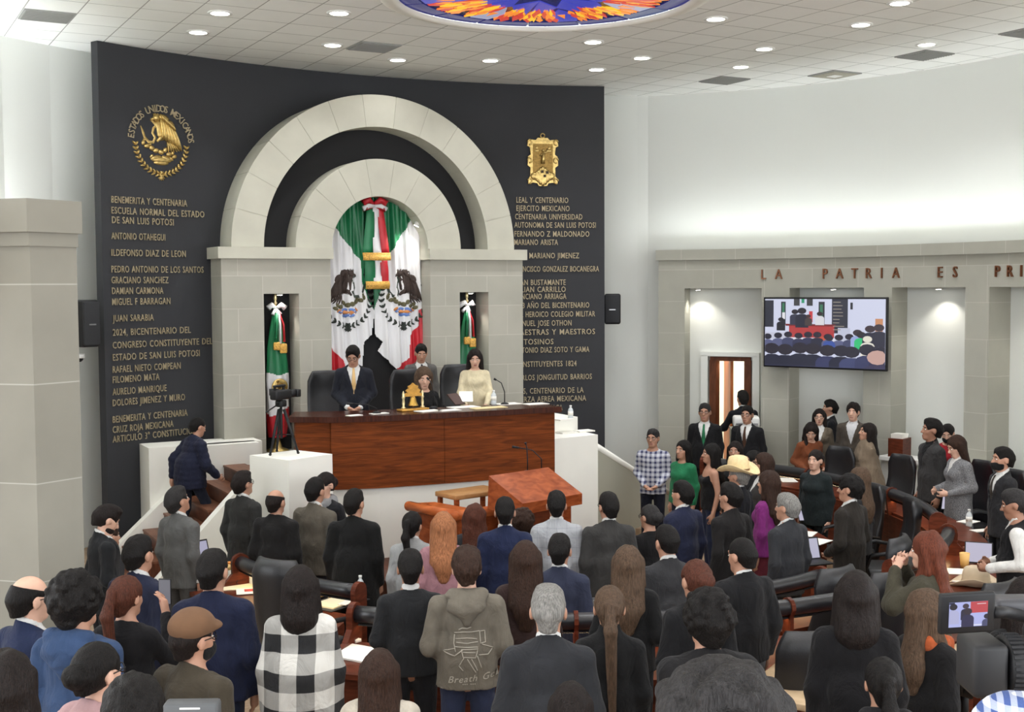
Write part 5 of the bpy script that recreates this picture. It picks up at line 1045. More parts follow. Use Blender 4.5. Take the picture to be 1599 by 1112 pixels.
person(4.23, 4.30, 0.50, 1.60, -42, 'woman in long black coat with dark shoulder length hair', cut='bob', hair='dark', top='coat', tc=(24, 23, 25), fem=True, girth=1.25, extra=('closed',))
person(4.90, 4.47, 0.34, 1.55, -90, 'woman with highlighted hair and orange patterned scarf beside the viewfinder', cut='long', hair='ash', top='coat', tc=(29, 28, 30), fem=True, extra=('scarf', 'closed'), scarf=(206, 92, 44), head=(-20, 0), skin='light')
person(3.95, 3.85, 0.34, 1.50, -34, 'person with slicked black hair in dark hoodie at the bottom edge', cut='pony', hair='black', top='hoodie', tc=(38, 37, 40))
person(1.24, 1.55, 1.10, 1.72, -39, 'closest person, only the top of dark greying hair showing', cut='curly', hair='pepper', hw=1.12, top='bomber', tc=(40, 38, 38))
person(2.54, 4.14, 0.50, 1.38, -32, 'woman with brown hair at the bottom edge below the silver haired man', cut='long', hair='dark', top='sweater', tc=(40, 38, 40), fem=True)
person(2.17, 5.22, 0.34, 1.45, -29, 'woman with long dark brown hair in cream jacket at the bottom edge', cut='long', hair='brown', top='bomber', tc=(196, 186, 168), fem=True)
person(2.21, 6.43, 0.34, 1.60, -27, 'woman in black and white buffalo check coat', cut='bob', hair='dark', top='coat', topmat=BUFF, hem=.62, fem=True, girth=1.45, extra=('closed',))
person(1.84, 6.84, 0.34, 1.65, -29, 'large man in navy jacket left of the buffalo check coat', cut='short', top='bomber', tc=(34, 42, 76), girth=1.2, head=(-10, 0), bc=(44, 56, 86))
person(1.44, 5.71, 0.34, 1.60, -60, 'man in brown flat cap and olive fleece with black face mask', cut='short', hair='dark', top='bomber', tc=(80, 71, 56), extra=('flatcap', 'glasses', 'mask'), girth=1.15, head=(-10, 0))
ph = person(1.36, 6.83, 0.34, 1.56, -37, 'woman with reddish brown ponytail holding up a phone', cut='longpony', hair='reddish', top='sweater', tc=(28, 27, 29), fem=True, pose=('phone', 'side'), head=(-14, 4))
person(1.62, 7.72, 0.34, 1.60, -52, 'man in navy blazer left of the grey suit by the stairs', cut='short', top='jacket', tc=(38, 44, 72), girth=1.1)
person(0.80, 6.30, 0.50, 1.58, -62, 'balding man in bright navy suit at the left picture edge', cut='bald', hair='black', top='jacket', tc=(34, 47, 84), head=(-6, 4), skin='light', extra=('glasses',))
person(0.95, 5.87, 0.50, 1.64, -43, 'person with curly black hair and glasses in blue hoodie', cut='curly', hair='black', top='hoodie', tc=(54, 80, 124), extra=('glasses',), head=(-14, 0), girth=1.1)
person(0.87, 4.94, 0.50, 1.58, -58, 'woman with dark hair bun and glasses in pale pink padded jacket', cut='bun', hair='black', top='puffer', tc=(192, 150, 152), fem=True, extra=('glasses',), skin='light')
person(0.72, 3.55, 0.80, 1.55, -19, 'person with short black hair, head only at the bottom edge', cut='full', hair='black', top='sweater', tc=(38, 38, 42))
person(0.50, 4.59, 0.50, 1.70, -26, 'person with dark wavy hair cut by the bottom left corner', cut='wavy', hair='dark', top='sweater', tc=(40, 38, 38), fem=True)
person(5.37, 4.26, 0.34, 1.60, -32, 'person with dark hair cut by the right picture edge', cut='bob', hair='dark', top='sweater', tc=(34, 34, 36), fem=True)
GING = plaid('blue_gingham', (206, 212, 224), (62, 84, 140), .018)
op = person(1.64, 1.11, 1.45, 1.70, -46, 'camera operator in blue gingham shirt, only an elbow in view', cut='short', top='shirt', topmat=GING, pose=('reach', 'side'))
# ---------------------------------------------------------------- head table and podium
t = empty('head_table', (0, 0, 0), 0, 'long curved reddish wood bench of the presiding officers', 'table')
m = MB(); m.prism(bench + [(7.32, 12.72), (6.6, 12.76), (5.9, 12.82), (5.25, 12.92), (4.85, 13.05), (4.5, 13.2)], 2.01, 2.072); m.build('table_top', WOODT, t)
def face(P, th, z0, z1, name):
    m = MB(); Q = [(x, y+th) for x, y in P]; m.prism(P + Q[::-1], z0, z1); return m.build(name, WOOD, t)
fp = ins(.06)
face([(4.36, 12.76), (4.72, 12.48)], .05, 1.5, 2.01, 'side_panel'); face([fp[1], fp[2], (5.895, 12.262)], .05, 1.28, 2.01, 'front_panel'); face([(5.90, 12.262), fp[4], fp[5]], .05, 1.28, 2.01, 'front_panel')
m = MB(); m.box((7.24, 12.45, 1.645), (.04, .5, .73)); m.build('end_panel', WOOD, t)
def slip(px, z, a, b, rz, label, mt=PAPER, group=None, th=.006, name='paper_sheet', cat='paper'):
    m = MB(); m.box((0, 0, th/2), (a, b, th)); o = m.build(name, mt, None, (px[0], px[1], z), R(rz)); return tag(o, label, cat, group)
ZT = 2.073
for p, a, b, rz, lb in (((4.914, 12.452), .16, .1, 12, 'small white card at the left end of the head table'), ((5.223, 12.496), .2, .1, 8, 'white sheet under the left desk microphone'), ((5.800, 12.461), .28, .18, 10, 'white papers right of the bell'), ((6.019, 12.407), .26, .16, 5, 'second white sheet right of the bell'), ((6.330, 12.645), .34, .2, 4, 'large white sheet before the seated woman'), ((6.945, 12.713), .3, .2, 2, 'white papers beside the right desk microphone'), ((7.218, 12.539), .28, .18, 0, 'white sheet at the right end of the head table')): slip(p, ZT, a, b, rz, lb)
slip((6.538, 12.425), ZT, .42, .16, 4, 'cream folder in front of the woman in the cream sweater', mat('cream_paper', (226, 208, 160), .8), name='paper_folder', cat='folder')
for px, lb, rz in (((7.800, 12.804), 'white sheet on the white block right of the bench', 5), ((8.056, 12.802), 'thick white document on the white block right of the bench', 0), ((7.751, 12.797), 'newspaper pile on the small raised white block', 10)): slip(px, 1.672 if '1.67' in lb or 'right of' in lb else 1.832, .22, .16, rz, lb, th=.015)
t = empty('table_bell', (5.684, 12.619) + (ZT,), R(8), 'brass bell hanging in an ornate gilded stand on the head table', 'bell')
GB = mat('gilded_wood', (196, 146, 66), .4, .5, noise=.2, nscale=30)
m = MB(); m.rbox((0, 0, .012), (.36, .12, .024), .006); m.build('base', GB, t)
for s in (-1, 1): m = MB(); m.lathe([(.022, .024), (.026, .04), (.012, .05), (.018, .09), (.012, .13), (.02, .15), (.014, .17), (.016, .19), (.002, .225)], (s*.125, 0, 0), 10); m.build('post', mat('pale_gold', (226, 208, 160), .3, .7), t)
m = MB(); q = [(-.115, .16), (.115, .16), (.115, .185), (.08, .2), (.095, .225), (.06, .25), (.065, .275), (.03, .285), (.0, .31)]; q = q + [(-x, z) for x, z in q[-2:1:-1]]; n = len(q)
m.add([(x, -.012, z) for x, z in q] + [(x, .012, z) for x, z in q], [tuple(range(n)), tuple(range(2*n-1, n-1, -1))] + [(i, n+i, n+(i+1) % n, (i+1) % n) for i in range(n)]); m.build('crest_board', GB, t)
m = MB(); m.lathe([(.062, .055), (.056, .065), (.04, .1), (.032, .14), (.02, .16), (.004, .165)], n=16); m.tube([(0, 0, .06), (0, 0, .04)], .008, 6); m.build('bell', mat('brass', (200, 160, 84), .25, 1), t)
def micro(p, z, dx, dy, h, label, grp='gooseneck microphones'):
    t = empty('gooseneck_microphone', (p[0], p[1], z), 0, label, 'microphone', grp); m = MB(); m.lathe([(.05, 0), (.05, .012), (.03, .025), (.01, .03)], n=14); m.build('base', BLK, t)
    m = MB(); m.tube([(0, 0, .02), (0, 0, h*.5), (dx*.35, dy*.35, h*.85), (dx, dy, h)], .006, 6); m.build('neck', BLK, t)
    m = MB(); m.tube([(dx*.9, dy*.9, h*.97), (dx*1.15, dy*1.15, h*1.02)], [.011, .013], 8); m.build('capsule', BLK, t)
micro((5.199, 12.511), ZT, -.28, .05, .12, 'low gooseneck microphone in front of the man with the striped tie')
micro((5.973, 12.694), ZT, -.03, .08, .34, 'gooseneck microphone before the seated woman')
micro((6.875, 12.663), ZT, -.1, .04, .3, 'gooseneck microphone before the woman in the cream sweater')
def bottle(p, z, label, grp='clear water bottles', h=.2):
    t = empty('water_bottle', (p[0], p[1], z), 0, label, 'bottle', grp); g = mat('clear_plastic', (206, 212, 214), .15); m = MB(); m.lathe([(.03, 0), (.032, .01), (.032, h*.62), (.026, h*.74), (.012, h*.86), (.012, h*.9)], n=14); m.build('body', g, t)
    m = MB(); m.lathe([(.015, h*.9), (.015, h), (.001, h)], n=12); m.build('cap', RIM, t); m = MB(); m.lathe([(.0328, h*.3), (.0328, h*.58)], n=14, smooth=True); m.build('paper_label', PAPER, t)
bottle((6.767, 12.732), ZT, 'water bottle in front of the cream sweater', h=.17); bottle((7.868, 12.809), 1.832, 'water bottle on the raised white block', h=.17)
# book held by the seated woman
t = empty('open_folder', (6.46, 13.0, 2.135), 0, 'open brown folder held by the seated woman', 'folder')
m = MB(); m.box((-.05, 0, 0), (.17, .012, .18), M=Matrix.Rotation(R(20), 4, 'Z') @ Matrix.Rotation(R(-50), 4, 'X')); m.build('cover', mat('brown_leather', (66, 40, 34), .5), t)
m = MB(); m.box((.09, .02, .02), (.16, .01, .17), M=Matrix.Rotation(R(-25), 4, 'Z') @ Matrix.Rotation(R(-50), 4, 'X')); m.build('pages', PAPER, t)
# podium
t = empty('podium_counter', (0, 0, 0), 0, 'polished wooden counter with rounded rail in front of the head table', 'counter')
pc = [(5.0, 11.22), (5.17, 10.52), (6.62, 10.66), (6.80, 11.25)]
def inset(P, d): c = Vector((5.95, 10.95)); return [tuple(Vector(p)+(c-Vector(p)).normalized()*d) for p in P]
pi_ = inset(pc, .06); pj = inset(pc, .26)
for k in range(3): m = MB(); m.prism([pi_[k], pi_[k+1], inset(pc, .1)[k+1], inset(pc, .1)[k]], .5, 1.24); m.build('front_panel', WOODR, t)
m = MB()
for k in range(3):
    a, b, c, d = pc[k], pc[k+1], pj[k+1], pj[k]; m.prism([a, b, c, d], 1.235, 1.30)
    m.tube([Vector(a).to_3d()+Vector((0, 0, 1.27)), Vector(b).to_3d()+Vector((0, 0, 1.27))], .05, 10)
for p in pc: m.ell((p[0], p[1], 1.27), (.052, .052, .05))
m.build('rounded_rail', wood('rail_wood', (150, 74, 36), (184, 100, 56), (2, 2, 6), .15), t)
LD = R(14); lx, ly = 5.92, 10.33
t = empty('lectern', (lx, ly, .5), LD, 'wooden lectern with slanted reading box standing before the counter', 'lectern')
m = MB(); m.box((0, 0, .40), (.5, .26, .8)); m.build('body', wood('lectern_dark', (84, 40, 24), (110, 56, 34), (3, 3, 9), .3), t)
m = MB(); V = [(-.42, -.25, .82), (.42, -.25, .82), (.42, .2, .82), (-.42, .2, .82), (-.40, -.27, .93), (.40, -.27, .93), (.40, .2, 1.14), (-.40, .2, 1.14)]
m.add(V, [(3, 2, 1, 0), (4, 5, 6, 7), (0, 1, 5, 4), (1, 2, 6, 5), (2, 3, 7, 6), (3, 0, 4, 7)]); m.build('reading_box', WOODR, t)
micro((6.02, 10.62), 1.6, -.02, .0, .3, 'straight gooseneck microphone rising from the lectern'); micro((6.18, 10.62), 1.6, -.26, .05, .26, 'bent gooseneck microphone rising from the lectern')
t = empty('side_table', (5.62, 11.1, .5), R(10), 'small wooden table standing inside the counter', 'table'); m = MB(); m.rbox((0, 0, .87), (.62, .36, .05), .01); m.build('table_top', wood('light_top', (150, 110, 70), (172, 130, 86), (3, 3, 9), .3), t)
for a in (-1, 1):
    for b in (-1, 1): m = MB(); m.box((a*.27, b*.14, .42), (.04, .04, .85)); m.build('leg', WOODR, t)
# ---------------------------------------------------------------- curved desks
GLOW = mat('desk_lamp_glow', (255, 214, 150), .5); b = GLOW.node_tree.nodes['Principled BSDF']; b.inputs['Emission Color'].default_value = (1, .70, .36, 1); b.inputs['Emission Strength'].default_value = 7
RAILM = mat('padded_rail', (33, 33, 36), .3, bump=.08, bscale=60)
def desk(r, a0, a1, fz, label, dep=.52):
    t = empty('curved_desk', (CC[0], CC[1], fz), 0, label, 'desk', None); n = max(6, int(abs(a1-a0)/2.5)); O = (0, 0)
    m = MB(); m.arc(O, r, r+.035, a0, a1, 0, .72, n); m.build('front_panel', WOODD, t)
    m = MB(); m.arc(O, r+.03, r+dep, a0, a1, .715, .75, n); m.build('worktop', WOODD, t)
    m = MB(); m.arc(O, r+dep-.14, r+dep-.11, a0, a1, .1, .715, n); m.build('knee_panel', WOODD, t)
    aa = np.linspace(a0, a1, n+1)
    m = MB(); m.tube([pol(O, r+.045, a) + (.955,) for a in aa], .062, 12); m.build('padded_rail', RAILM, t)
    m = MB(); m.arc(O, r+.025, r+.065, a0+.5, a1-.5, .878, .89, n); m.arc(O, r+.03, r+.06, a0+.6, a1-.6, .8765, .8775, n, 1); m.build('lamp_strip', [BLK, GLOW], t)
    posts = [a0, a1] + list(np.linspace(a0, a1, max(2, int(R(abs(a1-a0))*r/1.5)+1))[1:-1])
    for k, a in enumerate(posts):
        T = Matrix.Rotation(R(a), 4, 'Z'); m = MB(); ed = k < 2; w_ = .045 if ed else .03
        q = [(r-.03, 0), (r+dep-.05, 0), (r+dep-.05, .72), (r+.2, .78), (r+.125, .86)] + [(r+.045+.085*math.cos(s), .955+.085*math.sin(s)) for s in np.linspace(-.1, PI, 9)] + [(r-.04, .90)] if ed else [(r+.0, .7), (r+.09, .7), (r+.09, .9)] + [(r+.045+.075*math.cos(s), .955+.075*math.sin(s)) for s in np.linspace(-.1, PI, 7)] + [(r-.03, .9)]
        n_ = len(q); m.add([T @ Vector((x, -w_/2, z)) for x, z in q] + [T @ Vector((x, w_/2, z)) for x, z in q], [tuple(range(n_)), tuple(range(2*n_-1, n_-1, -1))] + [(i, n_+i, n_+(i+1) % n_, (i+1) % n_) for i in range(n_)])
        m.build('end_board' if ed else 'rail_post', WOODD, t)
    return t
desk(3.26, 184, 213, 0, 'curved desk with food and papers behind the men below the white block')
desk(3.35, 222, 285, 0, 'curved desk behind the middle row of standing people')
desk(2.55, 331, 351, 0, 'curved desk with tablet and keyboard left of the dark brown suit')
desk(4.42, 222.5, 284, .17, 'curved desk whose end board shows right of the buffalo check coat', .74)
desk(3.95, 318.5, 387, .17, 'long curved desk with glowing lamp strip on the right')
desk(4.02, 285, 310, .17, 'short curved desk carrying the cowboy hat on the right', .6)
def low_table(p, fz, h, a, b, rz, label, mt):
    t = empty('low_table', (p[0], p[1], fz), R(rz), label, 'table', None); m = MB(); m.rbox((0, 0, h-.02), (a, b, .04), .006); m.build('table_top', mt, t)
    for u in (-1, 1):
        for v in (-1, 1): m = MB(); m.box((u*(a/2-.05), v*(b/2-.05), (h-.04)/2), (.05, .05, h-.04)); m.build('leg', WOODD, t)
PALEW = wood('pale_wood', (176, 150, 118), (196, 172, 140), (3, 3, 9), .4)
low_table((4.982, 5.569), .34, .75, .8, .42, 30, 'pale wooden table left of the long black coat', PALEW); low_table((6.527, 5.468), .5, .59, .55, .36, 20, 'pale wooden table behind the camcorder', PALEW)
# ---------------------------------------------------------------- chairs
def make_chair():
    t = empty('office_chair', (0, 0, 0)); m = MB(); m.rbox((0, 0, .47), (.52, .52, .11), .045, seg=3); m.build('seat', LEATHER, t)
    m = MB(); V = []; F = []; n = 12; k = 8                             # curved padded back with headrest
    for side in (0, 1):
        for i in range(n+1):
            s = i/n; z = .50+.66*s; w_ = .25-.03*s*s-.05*max(0, s-.85)/.15; yb = -.24-.09*s
            for j in range(k+1): u = j/k*2-1; V.append((u*w_, yb+.05*u*u-(.0 if side else .085)*(1-u**4*.6)*(1-(2*s-1)**8*.7)+(.02*math.sin(s*PI*2.6) if side else 0), z))
    N = (n+1)*(k+1)
    for i in range(n):
        for j in range(k): a = i*(k+1)+j; F.append((a, a+1, a+k+2, a+k+1)); F.append((N+a, N+a+k+1, N+a+k+2, N+a+1))
    bd = [j for j in range(k+1)] + [i*(k+1)+k for i in range(1, n+1)] + [n*(k+1)+j for j in range(k-1, -1, -1)] + [i*(k+1) for i in range(n-1, 0, -1)]
    for a, b in zip(bd, bd[1:]+bd[:1]): F.append((a, N+a, N+b, b))
    m.add(V, F, 0, True); m.build('backrest', LEATHER, t)
    for s in (-1, 1): m = MB(); m.tube([(s*.24, -.16, .45), (s*.31, -.18, .52), (s*.315, -.2, .66), (s*.31, .0, .69), (s*.30, .16, .67), (s*.28, .2, .55), (s*.24, .16, .45)], .02, 8); m.build('armrest', BLK, t)
    m = MB(); m.tube([(0, 0, .42), (0, 0, .12)], .03, 10); m.build('column', BLK, t)
    m = MB()
    for q in range(5): a = 2*PI*q/5; m.tube([(0, 0, .13), (.3*math.cos(a), .3*math.sin(a), .075)], [.03, .02], 8)
    m.build('star_base', BLK, t)
    for q in range(5): a = 2*PI*q/5; m = MB(); m.ell((.3*math.cos(a), .3*math.sin(a), .032), (.03, .03, .032)); m.build('caster', BLK, t)
    return t
ch0 = make_chair(); used = [0]
def chair(p, fz, label, face=None, rz=None):
    o = ch0 if not used[0] else copy_tree(ch0); used[0] = 1
    d = Vector(CC)-Vector(p); r_ = math.atan2(-d.x, d.y) if rz is None else rz
    q = Vector(p) + Vector((-math.sin(r_), math.cos(r_)))*.3                                   # p is where the back stands
    o.location = (q.x, q.y, fz); o.scale = (1, 1, 1.08); o.rotation_euler = (0, 0, r_); tag(o, label, 'chair', 'black leather office chairs')
for p, rz, lb in (((5.211, 14.127), 180, 'black leather chair behind the man with the striped tie'), ((6.122, 13.787), 182, 'black leather chair of the seated woman with grey streaked hair'), ((7.058, 14.312), 178, 'black leather chair behind the woman in the cream sweater')): chair(p, 1.2, lb, rz=R(rz))
for p, fz, lb in (((2.864, 8.896), .17, 'black leather chair left of the buffalo check coat'),  ((6.827, 7.128), 0, 'black leather chair behind the long black coat'), ((8.123, 7.743), 0, 'wide black leather chair left of the olive bomber jacket'), ((10.036, 9.939), 0, 'black leather chair right of the dark brown suit'), ((9.657, 9.047), 0, 'black leather chair turned before the long desk'), ((11.132, 10.565), .17, 'empty black leather chair right of the camel poncho'), ((11.555, 9.739), .17, 'black leather chair between the tweed coat and the masked man'), ((11.263, 9.049), .17, 'black leather chair right of the masked man'), ((11.050, 11.512), .17, 'black leather chair behind the woman in dark green'), ((6.965, 5.695), .17, 'black leather chair in front of the cowboy hat on the desk'), ((5.010, 5.426), .17, 'black leather chair left of the long black coat'), ((6.540, 6.288), .17, 'black leather chair under the olive bomber jacket')): chair(p, fz, lb)
# ---------------------------------------------------------------- things on the desks
def cup(p, z, c, label, h=.11, r=.04):
    t = empty('drinking_cup', (p[0], p[1], z), 0, label, 'cup', 'cups on the desks'); m = MB(); m.lathe([(r*.75, 0), (r, h), (r*.92, h), (r*.7, .01)], n=16); m.build('cup_body', mat('cup_%02x%02x%02x' % c, c, .5), t)
    m = MB(); m.lathe([(.001, h*.8), (r*.9, h*.8)], n=16); m.build('drink', mat('coffee_milk', (196, 160, 110), .4), t)
D0, D1 = .751, .922
cup((3.310, 11.162), D0, (214, 172, 92), 'yellow paper cup beside the bottle on the left desk'); cup((3.379, 10.893), D0, (218, 190, 130), 'second cup by the chair back on the left desk'); bottle((3.307, 10.934), D0, 'water bottle beside the yellow cup on the left desk')
slip((3.165, 10.877), D0, .3, .22, -20, 'cream sheet under the spectacles on the left desk', mat('cream_sheet', (232, 222, 190), .8))
t = empty('picture_sheet', (3.226, 10.651) + (D0+.006,), R(-15), 'printed sheet with a red picture on the left desk', 'paper'); m = MB(); m.box((0, 0, .002), (.3, .21, .004)); m.build('sheet', PAPER, t); m = MB(); m.box((.02, .02, .0048), (.2, .09, .0015)); m.build('red_print', mat('print_red', (168, 40, 52), .6), t)
t = empty('spectacles', (3.214, 10.961) + (D0+.03,), R(20), 'folded spectacles lying on the cream sheet', 'glasses'); m = MB()
for s in (-1, 1): m.tube([(s*.034+.025*math.cos(a), 0, .02*math.sin(a)) for a in np.linspace(0, 2*PI, 13)], .003, 5)
m.build('rims', BLK, t); m = MB(); m.tube([(.058, 0, .006), (.06, .12, -.01)], .003, 5); m.tube([(-.058, 0, .006), (-.05, .12, -.01)], .003, 5); m.build('temples', BLK, t)
def food_tray(p, z, rz, label):
    t = empty('food_box', (p[0], p[1], z), R(rz), label, 'food box', 'boxes of food on the desks'); m = MB(); m.rbox((0, 0, .02), (.24, .13, .04), .01); m.build('box', mat('food_card', (204, 170, 110), .7), t)
    m = MB(); rnd = random.Random(int(p[0]*100))
    for k in range(9): m.ell((rnd.uniform(-.09, .09), rnd.uniform(-.04, .04), .05), (.03, .02, .015), Matrix.Rotation(rnd.random()*3, 4, 'Z'))
    m.build('snacks', mat('snack_orange', (214, 138, 66), .6, noise=.3, nscale=40), t)['kind'] = 'stuff'
food_tray((3.748, 10.241), D0, 20, 'open food box left of the bottle on the desk end'); food_tray((3.848, 10.079), D0, 25, 'orange food box beside the bottle on the desk end'); food_tray((3.317, 11.644), D0, 5, 'food box glowing under the rail behind the navy jacket')
bottle((3.967, 9.958), D0, 'water bottle standing at the desk end by the charcoal sweater')
m = MB(); m.rbox((0, 0, .004), (.5, .34, .008), .003); o = m.build('desk_pad', mat('desk_pad', (40, 40, 42), .5), None, (3.720, 9.899) + (D0,), R(28)); tag(o, 'dark desk pad under papers on the desk end', 'desk pad')
slip((3.691, 9.867), D0+.009, .32, .24, 30, 'cream papers on the dark desk pad', mat('cream_sheet', (232, 222, 190), .8), th=.012); slip((3.760, 9.777), D0+.022, .14, .08, 40, 'small white note on top of the cream papers')
slip((3.125, 7.881), D1, .30, .36, 30, 'printed white sheets on the desk left of the charcoal sweater', th=.012); m = MB(); m.rbox((0, 0, .012), (.06, .04, .024), .005); tag(m.build('small_box', RIM, None, (3.219, 8.164) + (D1,), .4), 'tiny white box lying above the printed sheets', 'box')
def tablet(p, z, rz, label, a=.26, b=.18, tilt=62, c=(196, 192, 214)):
    t = empty('tablet', (p[0], p[1], z), R(rz), label, 'tablet', 'tablets on the desks'); M = Matrix.Rotation(R(tilt), 4, 'X'); hh = b/2*math.sin(R(tilt))+.01
    m = MB(); m.rbox((0, 0, hh), (a, b, .012), .004, M=M); m.build('tablet_case', BLK, t)
    m = MB(); m.box((0, 0, hh), (a-.02, b-.02, .0006), M=Matrix.Translation((0, -.0068*math.sin(R(tilt)), .0068*math.cos(R(tilt)))) @ M); m.build('screen', scr(c, .75), t)
    m = MB(); m.box((0, .05, hh*.5), (.08, .01, hh), M=Matrix.Rotation(R(-20), 4, 'X')); m.build('stand', BLK, t)
tablet((9.725, 10.652), D0, -20, 'lit tablet on the desk in front of the woman in dark green'); tablet((10.909, 9.612), D1, -60, 'lit tablet on the long desk before the tweed coat'); tablet((9.037, 7.671), D1, -50, 'lit tablet on the desk above the cowboy hat', .24, .2)
def laptop(p, z, rz, label):
    t = empty('laptop', (p[0], p[1], z), R(rz), label, 'laptop', 'laptops on the desks'); m = MB(); m.rbox((0, 0, .009), (.34, .23, .018), .005); m.build('keyboard_base', BLK, t)
    M = Matrix.Rotation(R(72), 4, 'X'); m = MB(); m.rbox((0, .14, .115), (.34, .22, .01), .004, M=M); m.build('lid', BLK, t)
    m = MB(); m.box((0, .1335, .117), (.31, .19, .0008), M=M); m.build('screen', scr((188, 186, 210), .7), t)
laptop((3.104, 11.895), D0, 20, 'laptop open beside the grey suit by the stairs'); laptop((11.283, 10.159), D1, 120, 'dark laptop seen from behind before the tweed coat'); laptop((8.268, 8.998), D0, -10, 'laptop low on the desk left of the dark brown suit')
slip((9.022, 9.745), D0, .3, .22, 20, 'white papers on the desk behind the charcoal suit'); slip((9.196, 10.112), D0, .28, .2, 35, 'white sheets under the tablet before the dark green suit')
for k, (p, a, b, rz, lb) in enumerate((((8.464, 7.268), .3, .2, 20, 'white sheet beside the cowboy hat'), ((8.610, 7.541), .22, .16, 50, 'papers beside the yellow cup near the cowboy hat'), ((10.540, 9.088), .2, .16, 10, 'printed sheet at the end of the long desk'), ((10.366, 8.667), .4, .12, -12, 'cream folder at the end of the long desk'), ((10.973, 11.249), .2, .12, 30, 'white sheet glowing behind the rail of the long desk'))): slip(p, D1, a, b, rz, lb)
for p, lb in (((10.868, 10.927), 'papers lit under the rail left of the desk post'), ((10.527, 9.748), 'papers lit under the rail right of the desk post'), ((10.811, 12.231), 'papers on the far end of the long desk')): slip(p, D1, .34, .2, 60, lb)
cup((8.806, 7.628), D1, (222, 176, 104), 'yellow drink cup beside the cowboy hat', .13, .045); cup((9.247, 7.983), D1, (120, 70, 50), 'dark mug behind the yellow drink cup', .07); cup((10.985, 12.442), D1, (230, 228, 224), 'small white cup on the far end of the long desk', .07, .035); cup((7.194, 7.069), D1, (222, 190, 120), 'paper cup right of the long black coat')
FELT = mat('beige_felt', (190, 172, 146), .9, noise=.06, nscale=20)
t = empty('cowboy_hat', (8.360, 7.119) + (D1,), R(35), 'beige felt cowboy hat lying on the desk before the white shirt', 'hat'); cowboy_hat((0, 0, 0), t, lambda V: V, .015, (FELT, mat('felt_band', (168, 150, 124), .8)))
slip((7.146, 6.895), D1, .34, .26, 10, 'white papers right of the long black coat'); bottle((10.349, 8.914), D1, 'water bottle at the end board of the long desk', h=.18)
# ---------------------------------------------------------------- side counter, ballot box, printer
t = empty('side_counter', (0, 0, 0), 0, 'white counter running through the recesses behind the long desk', 'counter'); m = MB(); m.arc(RC, 5.92, 6.28, -12, 13.6, 1.16, 1.21, 16); m.build('counter_top', RIM, t); m = MB(); m.arc(RC, 5.98, 6.26, -12, 13.4, .34, 1.16, 16); m.build('counter_front', WALLW, t)
p = pol(RC, 6.1, 11.6); t = empty('wooden_box', (p[0], p[1], 1.211), R(20), 'dark wooden box stuffed with papers on the white counter', 'box'); m = MB(); m.box((0, 0, .12), (.26, .2, .24)); m.build('box', WOODD, t)
for k in range(5): m = MB(); m.box((-.08+.035*k, -.0, .22), (.006, .16, .16), M=Matrix.Rotation(R(-10+8*k), 4, 'Y')); m.build('paper', PAPER, t)
t = empty('printer', (11.224, 13.568, 1.451), R(-35), 'white printer behind the man with the brown tie', 'printer'); m = MB(); m.rbox((0, 0, .09), (.36, .30, .15), .03); m.build('printer_body', RIM, t); m = MB(); m.box((0, -.18, .07), (.3, .04, .02)); m.build('paper_tray', STEEL, t)
t = empty('printer_stand', (11.224, 13.568, 1.451)[:2] + (.17,), R(-35), 'pale stand carrying the white printer', 'stand'); hz = (11.224, 13.568, 1.451)[2]-.172
m = MB(); m.box((0, 0, hz-.02), (.44, .38, .04)); m.build('top_board', STW, t)
for a in (-1, 1): m = MB(); m.box((a*.2, 0, (hz-.04)/2), (.03, .36, hz-.04)); m.build('side_board', STW, t)
# ---------------------------------------------------------------- tripod camera on the white block
p = (4.015, 12.194); t = empty('video_camera', (p[0], p[1], 1.751), R(-60), 'black video camera on a tripod standing on the white block', 'video camera')
for k in range(3): a = 2*PI*k/3+.5; m = MB(); m.tube([(.03*math.cos(a), .03*math.sin(a), .46), (.17*math.cos(a), .17*math.sin(a), .012)], [.017, .012], 8); m.ell((.17*math.cos(a), .17*math.sin(a), .012), (.016, .016, .012)); m.build('tripod_leg', BLK, t)
m = MB(); m.tube([(0, 0, .5), (0, 0, .16)], .014, 8); m.tube([(0, 0, .2), (.1, .05, .2)], .005, 6); m.tube([(0, 0, .2), (-.1, .05, .2)], .005, 6); m.tube([(0, 0, .2), (0, -.11, .2)], .005, 6); m.build('centre_column', BLK, t)
m = MB(); m.rbox((0, 0, .52), (.09, .09, .07), .015); m.tube([(0, -.03, .52), (.02, -.25, .45)], .007, 6); m.build('tripod_head', BLK, t)
m = MB(); m.rbox((0, .0, .61), (.1, .24, .1), .02); m.rbox((0, -.02, .70), (.03, .18, .025), .01); m.box((0, .04, .675), (.02, .02, .05)); m.box((0, -.09, .675), (.02, .02, .05)); m.build('camera_body', BLK, t)
m = MB(); m.tube([(0, .12, .61), (0, .2, .61)], [.035, .042], 12); m.rbox((0, .23, .61), (.1, .06, .08), .01); m.build('lens', BLK, t); m = MB(); m.rbox((-.11, .02, .63), (.1, .012, .07), .004, rz=.6); m.build('viewfinder', BLK, t)
